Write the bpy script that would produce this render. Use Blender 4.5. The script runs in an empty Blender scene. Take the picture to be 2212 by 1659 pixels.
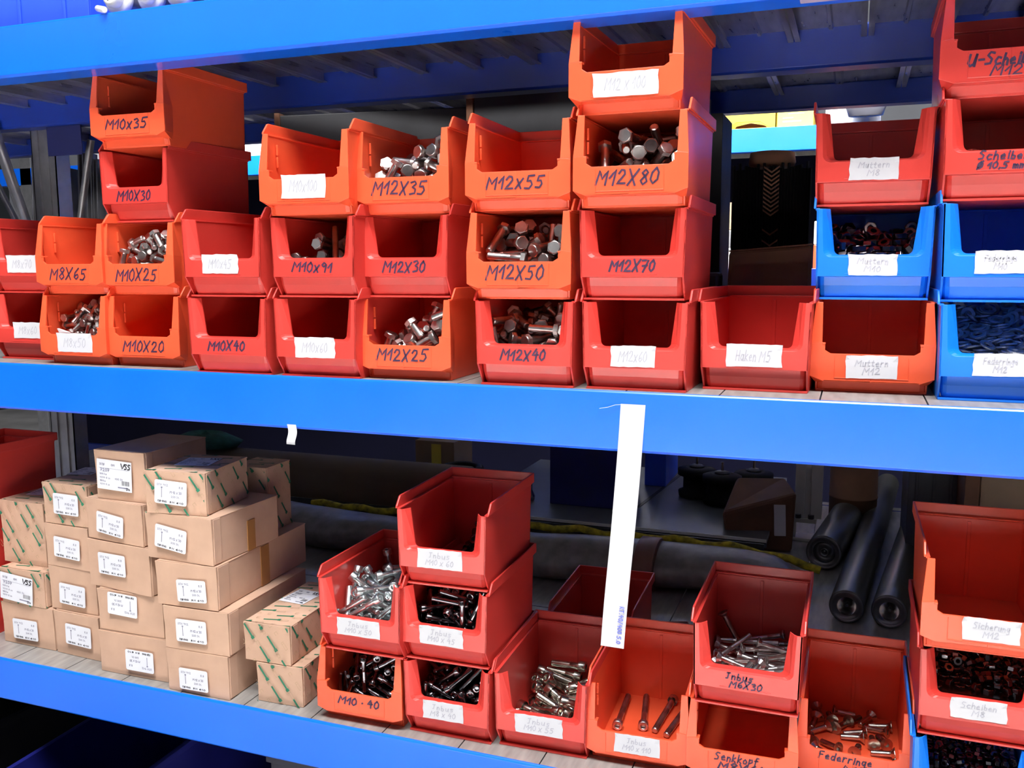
import bpy, bmesh, math, random
from mathutils import Vector, Matrix, Quaternion, Euler
from math import pi, sin, cos

SC = bpy.context.scene
COL = SC.collection
RND = random.Random(7)

# ------------------------------------------------------------------ camera
cam_data = bpy.data.cameras.new('camera')
cam = bpy.data.objects.new('camera', cam_data)
COL.objects.link(cam)
RT = Vector((0.93577, 0.35258, -0.00392)); UP = -Vector((0.04239, -0.12352, -0.99144)); BK = -Vector((-0.35005, 0.92759, -0.13053))
cam.matrix_world = Matrix(((RT.x, UP.x, BK.x, 0.3769), (RT.y, UP.y, BK.y, -1.1693), (RT.z, UP.z, BK.z, 0.1694), (0, 0, 0, 1)))
cam_data.sensor_fit = 'HORIZONTAL'; cam_data.sensor_width = 36.0
cam_data.lens = 36.0 * 1958.45 / 2212.0
cam_data.clip_start = 0.02; cam_data.clip_end = 60
SC.camera = cam

# ------------------------------------------------------------------ view, world, daylight
SC.view_settings.view_transform = 'Standard'
SC.view_settings.look = 'None'
SC.view_settings.gamma = 1.0
SC.view_settings.use_curve_mapping = False
SC.view_settings.exposure = 0.25

world = bpy.data.worlds.new('hall_ambience'); SC.world = world
world.use_nodes = True
bg = world.node_tree.nodes['Background']
bg.inputs['Color'].default_value = (0.80, 0.88, 1.0, 1); bg.inputs['Strength'].default_value = 0.015

def area(name, loc, target, sx, sy, power, color=(1, 1, 1), spread=180):
    l = bpy.data.lights.new(name, 'AREA'); l.shape = 'RECTANGLE'; l.size = sx; l.size_y = sy; l.energy = power; l.color = color
    l.spread = math.radians(spread)
    o = bpy.data.objects.new(name, l); COL.objects.link(o); o.location = loc
    o.rotation_euler = (Vector(target) - Vector(loc)).to_track_quat('-Z', 'Y').to_euler()
    return o
area('skylight', (0.9, -1.62, 4.2), (0.0, 0.05, 0.0), 3.8, 0.9, 640, (1.0, 0.99, 0.98))
area('gate_daylight', (-3.2, -6.0, 2.5), (-0.6, 0.0, 0.5), 8.0, 0.9, 22, (0.93, 0.965, 1.0))
area('roof_sunlight_on_floor', (0.2, -3.6, 5.2), (0.2, -2.9, -1.15), 3.0, 0.6, 510, (1.0, 0.985, 0.96), 32)
area('rear_aisle_light', (-0.9, 1.45, 1.45), (-0.75, 2.65, 0.55), 4.2, 0.3, 46, (1.0, 0.99, 0.97), 60)

# ------------------------------------------------------------------ materials
def mat(name, col, rough=0.5, metal=0.0, var=0.06, scale=18.0, bump=0.0, coat=0.0, spec=0.5, rvar=0.08, stretch=(1, 1, 1), alpha=1.0):
    m = bpy.data.materials.new(name); m.use_nodes = True
    nt = m.node_tree; b = nt.nodes['Principled BSDF']
    tc = nt.nodes.new('ShaderNodeTexCoord'); mp = nt.nodes.new('ShaderNodeMapping'); nz = nt.nodes.new('ShaderNodeTexNoise')
    mp.inputs['Scale'].default_value = stretch
    nz.inputs['Scale'].default_value = scale; nz.inputs['Detail'].default_value = 4
    nt.links.new(tc.outputs['Object'], mp.inputs['Vector']); nt.links.new(mp.outputs['Vector'], nz.inputs['Vector'])
    ramp = nt.nodes.new('ShaderNodeValToRGB')
    lo = tuple(max(0, c * (1 - var)) for c in col); hi = tuple(min(1, c * (1 + var)) for c in col)
    ramp.color_ramp.elements[0].position = 0.3; ramp.color_ramp.elements[1].position = 0.7
    ramp.color_ramp.elements[0].color = (*lo, 1); ramp.color_ramp.elements[1].color = (*hi, 1)
    nt.links.new(nz.outputs['Fac'], ramp.inputs['Fac']); nt.links.new(ramp.outputs['Color'], b.inputs['Base Color'])
    mr = nt.nodes.new('ShaderNodeMapRange'); mr.inputs['To Min'].default_value = max(0.02, rough - rvar); mr.inputs['To Max'].default_value = min(1, rough + rvar)
    nt.links.new(nz.outputs['Fac'], mr.inputs['Value']); nt.links.new(mr.outputs['Result'], b.inputs['Roughness'])
    b.inputs['Metallic'].default_value = metal
    b.inputs['Specular IOR Level'].default_value = spec
    b.inputs['Coat Weight'].default_value = coat
    b.inputs['Coat Roughness'].default_value = 0.12
    if bump:
        bp = nt.nodes.new('ShaderNodeBump'); bp.inputs['Strength'].default_value = bump; bp.inputs['Distance'].default_value = 0.002
        nt.links.new(nz.outputs['Fac'], bp.inputs['Height']); nt.links.new(bp.outputs['Normal'], b.inputs['Normal'])
    return m

M = dict(
    red=mat('red_plastic', (0.62, 0.046, 0.036), 0.36, var=0.10, scale=9),
    orange=mat('orange_red_plastic', (0.86, 0.105, 0.038), 0.36, var=0.08, scale=9),
    bluebin=mat('blue_plastic', (0.006, 0.20, 0.88), 0.36, var=0.08, scale=9),
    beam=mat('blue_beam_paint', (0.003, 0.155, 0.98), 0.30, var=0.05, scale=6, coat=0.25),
    beamdark=mat('shaded_beam_paint', (0.005, 0.026, 0.26), 0.35, var=0.1, scale=6),  # darker copy of the beam blue, with the rear beams' shade in its colour
    deck=mat('galvanised_deck', (0.33, 0.315, 0.30), 0.45, metal=0.25, var=0.22, scale=14, stretch=(6, 1, 6)),
    deckunder=mat('brightened_underside', (0.55, 0.54, 0.58), 0.30, metal=0.85, var=0.2, scale=14, stretch=(6, 1, 6)),  # paler, glossier copy of the deck, light on plank undersides put into the colour
    galv=mat('galvanised_steel', (0.42, 0.42, 0.44), 0.36, metal=0.75, var=0.15, scale=24),
    darksteel=mat('blackened_steel', (0.05, 0.05, 0.055), 0.5, metal=0.4, var=0.3, scale=20),
    bolt=mat('plain_steel_bolts', (0.58, 0.55, 0.54), 0.33, metal=1.0, var=0.2, scale=60),
    dbolt=mat('oily_steel_screws', (0.23, 0.22, 0.24), 0.24, metal=1.0, var=0.25, scale=60),
    zinc=mat('zinc_screws', (0.74, 0.79, 0.80), 0.33, metal=1.0, var=0.12, scale=60),
    washer=mat('dull_zinc_washers', (0.62, 0.63, 0.62), 0.36, metal=0.55, var=0.15, scale=60),
    nickel=mat('nickel_screws', (0.55, 0.52, 0.46), 0.25, metal=1.0, var=0.15, scale=60),
    paper=mat('white_tape_paper', (0.66, 0.66, 0.69), 0.7, var=0.03, scale=40),
    sticker=mat('white_sticker', (0.80, 0.81, 0.86), 0.5, var=0.02, scale=40),
    ink=mat('marker_ink', (0.030, 0.010, 0.045), 0.6, var=0.3, scale=80),
    pencil=mat('faint_pencil', (0.46, 0.46, 0.52), 0.8, var=0.12, scale=120),
    print=mat('grey_print', (0.22, 0.22, 0.30), 0.7, var=0.25, scale=90),
    black_print=mat('black_print', (0.02, 0.02, 0.025), 0.6, var=0.2, scale=90),
    bluepen=mat('blue_pen', (0.10, 0.13, 0.62), 0.6, var=0.2, scale=90),
    carton=mat('kraft_carton', (0.56, 0.36, 0.255), 0.75, var=0.07, scale=22, spec=0.25),
    kraft_edge=mat('carton_edge', (0.66, 0.46, 0.30), 0.8, var=0.08, scale=40, spec=0.2),
    packtape=mat('brown_packing_tape', (0.36, 0.165, 0.055), 0.3, var=0.08, scale=20),
    green=mat('green_print', (0.012, 0.145, 0.075), 0.7, var=0.15, scale=60),
    palegreen=mat('pale_print', (0.40, 0.285, 0.165), 0.75, var=0.1, scale=60),
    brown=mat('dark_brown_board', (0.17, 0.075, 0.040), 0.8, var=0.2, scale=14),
    tube=mat('brown_paper_tube', (0.14, 0.095, 0.06), 0.8, var=0.2, scale=10, stretch=(0.3, 1, 1)),
    film=mat('grey_film', (0.20, 0.185, 0.18), 0.42, var=0.3, scale=26, bump=0.6),
    strap=mat('brown_strap', (0.20, 0.085, 0.06), 0.5, var=0.2, scale=14),
    rope=mat('yellow_black_rope', (0.34, 0.27, 0.01), 0.8, var=0.6, scale=70),
    roller=mat('grey_roller', (0.075, 0.075, 0.066), 0.34, metal=0.15, var=0.15, scale=12),
    rollerend=mat('roller_end_metal', (0.16, 0.16, 0.17), 0.3, metal=0.6, var=0.15, scale=20),
    bright=mat('bright_metal', (0.66, 0.62, 0.60), 0.22, metal=1.0, var=0.08, scale=20),
    black=mat('black_rubber', (0.006, 0.006, 0.007), 0.65, var=0.3, scale=20, spec=0.2),
    hub=mat('dark_hub', (0.10, 0.10, 0.11), 0.4, metal=0.5, var=0.2, scale=20),
    navy=mat('navy_sheet', (0.012, 0.016, 0.10), 0.5, var=0.2, scale=8),
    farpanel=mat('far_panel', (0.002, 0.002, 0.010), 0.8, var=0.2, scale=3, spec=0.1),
    darkblue=mat('dark_blue_plastic', (0.010, 0.012, 0.15), 0.4, var=0.2, scale=8),
    crateblue=mat('bright_blue_crate', (0.03, 0.10, 0.80), 0.4, var=0.1, scale=8),
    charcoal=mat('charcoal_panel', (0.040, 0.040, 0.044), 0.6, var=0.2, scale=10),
    greyplas=mat('dark_grey_plastic', (0.075, 0.075, 0.095), 0.5, var=0.15, scale=10),
    tray=mat('grey_sheet_tray', (0.20, 0.21, 0.23), 0.35, metal=0.5, var=0.2, scale=8),
    alu=mat('aluminium_profile', (0.30, 0.30, 0.32), 0.42, metal=0.6, var=0.15, scale=16),
    whitepl=mat('white_plastic', (0.82, 0.81, 0.78), 0.35, var=0.05, scale=20),
    yellow=mat('yellow_plastic', (0.88, 0.55, 0.015), 0.4, var=0.08, scale=14),
    yellowcard=mat('yellow_card', (0.90, 0.72, 0.10), 0.6, var=0.06, scale=14),
    concrete=mat('concrete_floor', (0.46, 0.45, 0.44), 0.7, var=0.25, scale=3, bump=0.2),
    wallp=mat('far_wall_paint', (0.30, 0.31, 0.34), 0.8, var=0.1, scale=2),
    pinkcard=mat('pale_pink_card', (0.45, 0.21, 0.17), 0.8, var=0.1, scale=14),
    tan=mat('tan_card', (0.36, 0.25, 0.16), 0.8, var=0.1, scale=10),
    greencloth=mat('green_cloth', (0.02, 0.10, 0.07), 0.9, var=0.4, scale=30),
    tapestick=mat('pale_tape', (0.50, 0.45, 0.66), 0.5, var=0.05, scale=30),
)

# ------------------------------------------------------------------ mesh builder
class MB:
    def __init__(s): s.v = []; s.f = []; s.mi = []; s.sm = []
    def add(s, vs, fs, m=0, smooth=False):
        o = len(s.v); s.v += [tuple(q) for q in vs]
        for f in fs: s.f.append(tuple(i + o for i in f)); s.mi.append(m); s.sm.append(smooth)
        return s
    def hexa(s, p, m=0):      # p: 4 bottom (ccw from above), 4 top
        return s.add(p, [(3, 2, 1, 0), (4, 5, 6, 7), (0, 1, 5, 4), (1, 2, 6, 5), (2, 3, 7, 6), (3, 0, 4, 7)], m)
    def box(s, x0, x1, y0, y1, z0, z1, m=0):
        return s.hexa([(x0, y0, z0), (x1, y0, z0), (x1, y1, z0), (x0, y1, z0), (x0, y0, z1), (x1, y0, z1), (x1, y1, z1), (x0, y1, z1)], m)
    def prism(s, poly, a, b, axis='x', m=0):    # poly: 2-D points; a, b: extents (numbers or functions of the point)
        fa = a if callable(a) else (lambda p: a); fb = b if callable(b) else (lambda p: b)
        def P(p, t): return {'x': (t, p[0], p[1]), 'y': (p[0], t, p[1]), 'z': (p[0], p[1], t)}[axis]
        n = len(poly); vs = [P(p, fa(p)) for p in poly] + [P(p, fb(p)) for p in poly]
        fs = [tuple(range(n))[::-1], tuple(range(n, 2 * n))] + [(i, (i + 1) % n, n + (i + 1) % n, n + i) for i in range(n)]
        return s.add(vs, fs, m)
    def lathe(s, prof, n=16, mtx=None, m=0, smooth=True, rot=0.0, capped=True):   # prof: (r, z) along local z
        mtx = mtx or Matrix(); vs = []; fs = []
        for r, z in prof: vs += [mtx @ Vector((r * cos(2 * pi * i / n + rot), r * sin(2 * pi * i / n + rot), z)) for i in range(n)]
        for k in range(len(prof) - 1):
            for i in range(n): fs.append((k * n + i, k * n + (i + 1) % n, (k + 1) * n + (i + 1) % n, (k + 1) * n + i))
        s.add(vs, fs, m, smooth)
        if capped:
            o = len(vs); L = len(prof) - 1
            if prof[0][0] > 1e-6: s.add(vs[:n], [tuple(range(n))[::-1]], m)
            if prof[-1][0] > 1e-6: s.add(vs[L * n:], [tuple(range(n))], m)
        return s
    def tube(s, path, r, n=8, m=0, closed=False):
        pts = [Vector(p) for p in path]; vs = []; fs = []; N = len(pts)
        for i, p in enumerate(pts):
            a = pts[(i - 1) % N] if closed or i else p; b = pts[(i + 1) % N] if closed or i < N - 1 else p
            t = (b - a).normalized(); u = t.cross(Vector((0, 0, 1)));
            if u.length < 1e-4: u = t.cross(Vector((0, 1, 0)))
            u.normalize(); w = u.cross(t); rr = r(i / (N - 1)) if callable(r) else r
            vs += [p + (u * cos(2 * pi * k / n) + w * sin(2 * pi * k / n)) * rr for k in range(n)]
        for i in range(N if closed else N - 1):
            j = (i + 1) % N
            for k in range(n): fs.append((i * n + k, i * n + (k + 1) % n, j * n + (k + 1) % n, j * n + k))
        s.add(vs, fs, m, True)
        if not closed: s.add(vs[:n], [tuple(range(n))], m); s.add(vs[-n:], [tuple(range(n))[::-1]], m)
        return s
    def mesh(s, name, mats, fix=True):
        me = bpy.data.meshes.new(name); me.from_pydata(s.v, [], s.f)
        for q in (mats if isinstance(mats, (list, tuple)) else [mats]): me.materials.append(q)
        me.polygons.foreach_set('material_index', s.mi); me.polygons.foreach_set('use_smooth', s.sm)
        if fix:
            bm = bmesh.new(); bm.from_mesh(me); bmesh.ops.recalc_face_normals(bm, faces=bm.faces); bm.to_mesh(me); bm.free()
        me.update(); return me

def link(name, me, parent=None, bevel=0.0, seg=2):
    o = bpy.data.objects.new(name, me); COL.objects.link(o)
    if parent: o.parent = parent
    if bevel:
        b = o.modifiers.new('edge', 'BEVEL'); b.width = bevel; b.segments = seg; b.limit_method = 'ANGLE'; b.angle_limit = 0.6; b.harden_normals = False
    return o
def tag(o, label, cat, group=None, kind=None):
    o['label'] = label; o['category'] = cat
    if group: o['group'] = group
    if kind: o['kind'] = kind
    return o
def thing(name, label, cat, loc, yaw=0.0, group=None):
    o = bpy.data.objects.new(name, None); COL.objects.link(o); o.empty_display_size = 0.02
    o.location = loc; o.rotation_euler = (0, 0, yaw)
    return tag(o, label, cat, group)
def struct_(name, me):
    o = link(name, me); o['kind'] = 'structure'; return o

# ------------------------------------------------------------------ handwriting
G = {
 'M': [[(.0, .0), (.16, 1), (.42, .42), (.78, 1), (.74, .0)]], '1': [[(.0, .45), (.34, 1), (.30, 0)]],
 '2': [[(.05, .72), (.2, .97), (.45, .93), (.5, .68), (.3, .35), (.02, .04), (.62, .06)]], '3': [[(.05, .9), (.35, 1), (.5, .8), (.22, .55), (.52, .4), (.48, .1), (.1, .02)]],
 '4': [[(.32, 1), (.02, .45), (.55, .5)], [(.42, .75), (.40, 0)]], '5': [[(.6, .98), (.16, .95), (.12, .56), (.4, .6), (.52, .32), (.36, .03), (.02, .06)]],
 '6': [[(.45, 1), (.12, .6), (.06, .2), (.28, 0), (.5, .2), (.4, .45), (.1, .3)]], '7': [[(.0, .95), (.55, .98), (.2, 0)], [(.1, .5), (.5, .55)]],
 '8': [[(.32, .55), (.06, .78), (.3, 1), (.5, .8), (.3, .55), (.03, .25), (.25, 0), (.52, .2), (.32, .55)]], '0': [[(.3, 1), (.05, .7), (.03, .25), (.24, 0), (.48, .25), (.5, .7), (.3, 1)]],
 '9': [[(.5, .75), (.28, .55), (.06, .75), (.28, 1), (.5, .78), (.42, 0)]], 'X': [[(.0, 1), (.5, 0)], [(.62, 1), (.0, .0)]], 'x': [[(.04, .7), (.42, .0)], [(.5, .74), (.0, .0)]],
 'U': [[(.02, 1), (.0, .25), (.2, 0), (.45, .2), (.52, 1)], [(.52, 1), (.54, .0)]], '-': [[(.05, .45), (.4, .48)]], 'S': [[(.5, .92), (.22, 1), (.06, .75), (.42, .42), (.38, .08), (.02, .04)]],
 'c': [[(.4, .55), (.18, .62), (.02, .3), (.16, .02), (.42, .1)]], 'h': [[(.05, 1), (.03, 0)], [(.03, .4), (.25, .6), (.36, .4), (.36, 0)]],
 'e': [[(.04, .32), (.38, .36), (.26, .62), (.04, .4), (.12, .04), (.4, .08)]], 'i': [[(.1, .6), (.1, 0)], [(.1, .8), (.12, .88)]], 'b': [[(.05, 1), (.04, .02), (.32, .05), (.36, .4), (.06, .5)]],
 'n': [[(.04, .6), (.04, 0)], [(.04, .4), (.24, .6), (.34, .4), (.34, 0)]], 'm': [[(.03, .6), (.03, 0)], [(.03, .4), (.18, .6), (.26, .4), (.26, 0)], [(.26, .4), (.42, .6), (.5, .4), (.5, 0)]],
 'k': [[(.05, 1), (.04, 0)], [(.36, .6), (.06, .28), (.38, 0)]], 'o': [[(.2, .6), (.02, .4), (.08, .06), (.3, .04), (.38, .35), (.2, .6)]],
 'p': [[(.05, .6), (.03, -.4)], [(.05, .5), (.3, .6), (.36, .25), (.06, .05)]], 'f': [[(.38, .95), (.2, 1), (.14, .7), (.12, -.25)], [(.0, .55), (.34, .58)]],
 'F': [[(.05, 0), (.1, 1), (.5, 1)], [(.08, .55), (.4, .57)]], 'd': [[(.36, .55), (.1, .58), (.03, .2), (.2, .0), (.36, .2)], [(.4, 1), (.38, 0)]],
 'r': [[(.06, .6), (.05, 0)], [(.05, .35), (.22, .6), (.34, .55)]], 'g': [[(.36, .55), (.1, .58), (.04, .25), (.2, .05), (.36, .3)], [(.38, .6), (.34, -.3), (.06, -.34)]],
 'I': [[(.0, .95), (.35, 1)], [(.2, 1), (.16, .1), (.0, .1)]], 'u': [[(.04, .6), (.06, .08), (.28, .06), (.36, .6)], [(.36, .6), (.38, 0)]], 's': [[(.34, .58), (.1, .6), (.08, .38), (.32, .25), (.26, .02), (.02, .03)]],
 'H': [[(.05, 1), (.03, 0)], [(.5, 1), (.48, 0)], [(.03, .5), (.5, .52)]], 'a': [[(.36, .5), (.14, .6), (.03, .25), (.16, .02), (.34, .2), (.38, .6), (.4, 0)]],
 't': [[(.18, .9), (.14, .08), (.34, .04)], [(.0, .6), (.34, .62)]], 'P': [[(.05, 0), (.08, 1), (.42, .92), (.42, .6), (.08, .5)]], 'T': [[(.0, 1), (.55, 1)], [(.28, 1), (.26, 0)]],
 'D': [[(.05, 0), (.08, 1), (.45, .75), (.42, .2), (.05, 0)]], 'N': [[(.03, 0), (.05, 1), (.48, 0), (.5, 1)]], 'V': [[(.0, 1), (.22, 0), (.62, 1)]], '/': [[(.0, -.1), (.4, 1)]], '.': [[(.08, .02), (.12, .1)]],
 ',': [[(.1, .08), (.04, -.14)]], 'O': [[(.3, 1), (.05, .7), (.03, .25), (.24, 0), (.48, .25), (.5, .7), (.3, 1)], [(.02, -.08), (.5, 1.08)]], '*': [[(.1, .42), (.16, .48)]], 'l': [[(.1, 1), (.1, .05), (.2, 0)]],
 'z': [[(.03, .6), (.36, .6), (.02, 0), (.38, .02)]], 'B': [[(.05, 0), (.08, 1), (.4, .85), (.1, .53), (.45, .3), (.05, 0)]], 'R': [[(.05, 0), (.08, 1), (.42, .9), (.42, .62), (.1, .52), (.48, 0)]],
}
def strokes(text, jit=0.03, rnd=None, space=0.2):
    rnd = rnd or RND; x = 0.0; out = []
    for ch in text:
        if ch == ' ': x += 0.36; continue
        g = G.get(ch, G['o']); dy = rnd.uniform(-jit, jit) * 2; sc = 1 + rnd.uniform(-jit, jit) * 2
        for pl in g: out.append([(x + px * sc + rnd.uniform(-jit, jit) * .6, py * sc + dy) for px, py in pl])
        x += max(px for pl in g for px, _ in pl) * sc + space
    return out, x - space
def ribbons(mb, pls, f, wid, m=0):
    """flat pen strokes: f maps (u, v) to a point; wid is the pen width"""
    for pl in pls:
        P = [Vector(f(*p)) for p in pl]
        nrm = (Vector(f(1, 0)) - Vector(f(0, 0))).cross(Vector(f(0, 1)) - Vector(f(0, 0))).normalized()
        Q = []
        for i in range(len(P) - 1):      # soften the corners
            Q += [P[i], P[i].lerp(P[i + 1], .5)]
        Q.append(P[-1])
        L = []
        for i, p in enumerate(Q):
            t = (Q[min(i + 1, len(Q) - 1)] - Q[max(i - 1, 0)])
            if t.length < 1e-7: t = Vector(f(1, 0)) - Vector(f(0, 0))
            t.normalize(); w = nrm.cross(t) * wid / 2
            if i == 0: p = p - t * wid * .4
            if i == len(Q) - 1: p = p + t * wid * .4
            L.append((p + w, p - w))
        vs = [q for pr in L for q in pr]
        mb.add(vs, [(2 * i, 2 * i + 1, 2 * i + 3, 2 * i + 2) for i in range(len(L) - 1)], m)
def lettering(lines, cx, cz, w, h, ang, y, pen, mtl, parent, slant=0.12, name='lettering', seed=1, jit=0.03):
    """lines of handwriting centred on (cx, cz) in the plane y = const of the parent, facing -y"""
    mb = MB(); rnd = random.Random(seed); n = len(lines); lh = h / n
    ca, sa = cos(ang), sin(ang)
    for k, t in enumerate(lines):
        pls, tw = strokes(t, jit, rnd)
        ww = w if n == 1 else w * min(1, len(t) / max(len(q) for q in lines) + .1)
        hh = lh * (0.95 if n == 1 else 0.78)
        z0 = h / 2 - (k + 1) * lh + (lh - hh) / 2
        def f(u, v):
            a = (u / tw - .5) * ww + slant * (v - .5) * hh; b = z0 + v * hh
            return (cx + ca * a - sa * b, y, cz + sa * a + ca * b)
        ribbons(mb, pls, f, pen)
    return link(name, mb.mesh(name, mtl, fix=False), parent)
# ------------------------------------------------------------------ storage bins
BH = 0.1362; PITCH = 0.1217; DECK = -0.5561; WB = 0.0713; DEP = 0.2214; ZU = BH - 0.0174
def side_x(z, s): return s * (0.0688 + (WB - 0.0688) * max(0, min(1, z / ZU)))
def thick(mb, sheet, faces, off=(0, 0.0025, 0)):
    """a sheet of faces given a back: doubled, offset and closed along its free edges"""
    n = len(sheet); back = [tuple(a + b for a, b in zip(p, off)) for p in sheet]
    cnt = {}
    for f in faces:
        for i in range(len(f)):
            e = (f[i], f[(i + 1) % len(f)]); cnt[tuple(sorted(e))] = cnt.get(tuple(sorted(e)), []) + [e]
    fs = list(faces) + [tuple(i + n for i in f[::-1]) for f in faces]
    for k, es in cnt.items():
        if len(es) == 1: a, b = es[0]; fs.append((b, a, a + n, b + n))
    mb.add(sheet + back, fs)
def shell(mb, y_front_side, y_base):
    """floor, rear wall and side walls common to both patterns"""
    yr = 0.2155
    for s in (-1, 1):
        fo = lambda p, s=s: side_x(p[1], s); fi = lambda p, s=s: side_x(p[1], s) - s * 0.0025
        mb.prism(y_front_side, fi, fo, 'x')
        lz = ZU + .001
        mb.box(*sorted((s * 0.0675, s * 0.0728)), 0.004, yr, lz - 0.0025, lz)           # ledge that carries the next bin
    mb.prism([(-side_x(0, 1), 0), (side_x(0, 1), 0), (side_x(ZU, 1), ZU), (-side_x(ZU, 1), ZU)], yr - .0025, yr, 'y')
    mb.box(-0.0684, 0.0684, y_base, yr - .001, 0.0, 0.0028)
    mb.box(-0.0025, 0.0025, yr - .0040, yr - .0024, 0.003, ZU - .004)                       # rear wall web
def rim_mesh(pl, front):
    mb = MB(); yb = DEP
    for s in (-1, 1):
        x0, x1 = sorted((s * 0.0722, s * 0.0752))
        mb.prism([(front, BH - .0172), (front + .001, BH - .0140), (front + .012, BH - .0012), (front + .016, BH), (yb, BH), (yb, BH - .0165), (front + .02, BH - .0165)], x0, x1, 'x')
    mb.box(-0.0752, 0.0752, yb - .0030, yb, BH - .0165, BH)
    mb.box(-0.0722, 0.0722, 0.2155 - .003, yb - .002, BH - .0172, BH - .0147)
    return mb.mesh('rim', pl)
def body_round(pl):
    """pattern with a U-shaped front opening, flared inwards, above a plain band; fins beside the undercut"""
    mb = MB(); zb = BH - 0.1054; e = 0.0195
    shell(mb, [(0.0, ZU), (0.0, zb), (e, 0), (0.2155, 0), (0.2155, ZU)], 0.012)
    # opening outlines: on the front plane, half way, and on the inner lip
    def contour(wt, wb_, z_b, r, y):
        P = [(-wt, ZU)]
        for i in range(6):
            a = pi + (pi / 2) * i / 5; P.append((-wb_ + r + r * cos(a), z_b + r + r * sin(a)))
        P += [(-x, z) for x, z in P[::-1]]
        return [(x, y(k) if callable(y) else y, z) for k, (x, z) in enumerate(P)]
    c0 = contour(0.0640, 0.0615, 0.0560, 0.010, 0.0)
    c1 = contour(0.0600, 0.0570, 0.0580, 0.010, 0.0035)
    c2 = contour(0.0545, 0.0480, 0.0590, 0.007, 0.0120)
    n = len(c0)
    L = [(-WB, 0, ZU), (-side_x(.056, 1), 0, .056), (-side_x(zb, 1), 0, zb)]
    outer = [(-WB, 0.0, ZU)] + [(-side_x(0.066 - 0.007 * i, 1), 0.0, 0.066 - 0.007 * i) for i in range(3)] + [(-side_x(zb, 1), 0, zb), (-0.05, 0, zb), (-0.045, 0, zb)]
    outer = outer + [(-x, y, z) for x, y, z in outer[::-1]]
    V = outer + c0 + c1 + c2; F = []
    for i in range(n - 1):
        F.append((i, i + 1, n + i + 1, n + i)); F.append((n + i, n + i + 1, 2 * n + i + 1, 2 * n + i)); F.append((2 * n + i, 2 * n + i + 1, 3 * n + i + 1, 3 * n + i))
    thick(mb, V, F, (0, 0.0024, 0))
    # undercut wall below the band
    w1, w0 = 0.0690, 0.0672
    V = []; F = []
    prof = [(zb, 0.0005), (zb - .0005, .0085), (zb - .012, .0105), (0.008, .0155), (.003, .0180), (0.0, .0225)]
    xs = [(-1, .010), (-.93, .003), (-.86, 0), (.86, 0), (.93, .003), (1, .010)]
    for z, y in prof:
        hw = w0 + (w1 - w0) * z / zb
        for k, (t, dy) in enumerate(xs): V.append((t * hw, y + (dy if z < zb - .0002 else 0), z))
    m = len(xs)
    for i in range(len(prof) - 1):
        for k in range(m - 1): F.append((i * m + k, (i + 1) * m + k, (i + 1) * m + k + 1, i * m + k + 1))
    thick(mb, V, F, (0, 0.002, 0.0006))
    mb.box(-0.034, 0.034, -0.0005, 0.0003, zb + .0030, zb + .0042)      # raised line under the label field
    return mb.mesh('body', pl)
def body_angled(pl):
    """pattern whose front slopes outwards to a wide band with bevelled lower corners and a stepped opening"""
    mb = MB(); d = 0.0074; zj = BH - 0.0717; zc = BH - 0.1148; zl = 0.0150; W2 = 0.0756
    shell(mb, [(0.002, ZU), (0.004, 0.10), (0.010, zl), (0.013, 0), (0.2155, 0), (0.2155, ZU)], 0.012)
    for s in (-1, 1):
        X = lambda x: s * x
        V = [(X(WB), 0, ZU), (X(.0622), 0, ZU), (X(W2), -d, zj), (X(.0612), -d * .97, zj + .002)]
        F = [(0, 1, 3, 2)] if s < 0 else [(2, 3, 1, 0)]
        thick(mb, V, F, (0, .0028, 0))
        # flare from the front edge back to the side wall
        V = [(X(WB), 0, ZU), (X(W2), -d, zj), (X(W2), -d, zc), (X(.0585), -d, zl), (X(side_x(ZU, 1)), .021, ZU), (X(side_x(zj, 1)), .021, zj), (X(side_x(zc, 1)), .021, zc), (X(side_x(0, 1)), .019, zl - .006)]
        thick(mb, V, [(0, 1, 5, 4), (1, 2, 6, 5), (2, 3, 7, 6)], (X(-.0022), 0.0004, 0.0004))
        for zz in (0.072, 0.090):                                             # divider slots inside the side wall
            mb.box(*sorted((X(.0665), X(.0635))), 0.026, 0.0285, zz, zz + .016)
    # band with the stepped opening above it
    zt = 0.0518
    half = [(0.0, zt), (.0505, zt), (.0575, .0562), (.0575, zj), (.0612, zj + .002), (W2, zj), (W2, zc), (.0585, zl), (0.0, zl)]
    V = [(x, -d, z) for x, z in half] + [(-x, -d, z) for x, z in half]
    nf = len(half)
    thick(mb, V, [tuple(range(nf)), tuple(range(nf, 2 * nf))[::-1]], (0, .0028, 0))
    for s in (-1, 1): mb.box(*sorted((s * .0572, s * .0612)), -d - .0006, -d + .010, zj - .0012, zj + .0012)
    # underside of the band and the recessed foot
    V = [(-.0585, -d, zl), (.0585, -d, zl), (-.0675, .0085, zl - .001), (.0675, .0085, zl - .001)]
    thick(mb, V, [(0, 2, 3, 1)], (0, 0, .002))
    xs = [(-.0690, .008), (-.066, .002), (-.060, 0), (.060, 0), (.066, .002), (.0690, .008)]
    V = [(x, .0080 + dy, zl + .001) for x, dy in xs] + [(x * .995, .0105 + dy, .003) for x, dy in xs] + [(x * .985, .0130 + dy, 0) for x, dy in xs]
    F = [(i * 6 + k, (i + 1) * 6 + k, (i + 1) * 6 + k + 1, i * 6 + k + 1) for i in range(2) for k in range(5)]
    thick(mb, V, F, (0, .002, 0))
    # frame of the recessed label field
    for x in (-.0452, .0442): mb.box(x, x + .0010, -d - .0007, -d + .0005, .0205, .0490)
    mb.box(-.0452, .0452, -d - .0008, -d + .0005, .0195, .0208)
    return mb.mesh('body', pl)
BODY = {}
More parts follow.
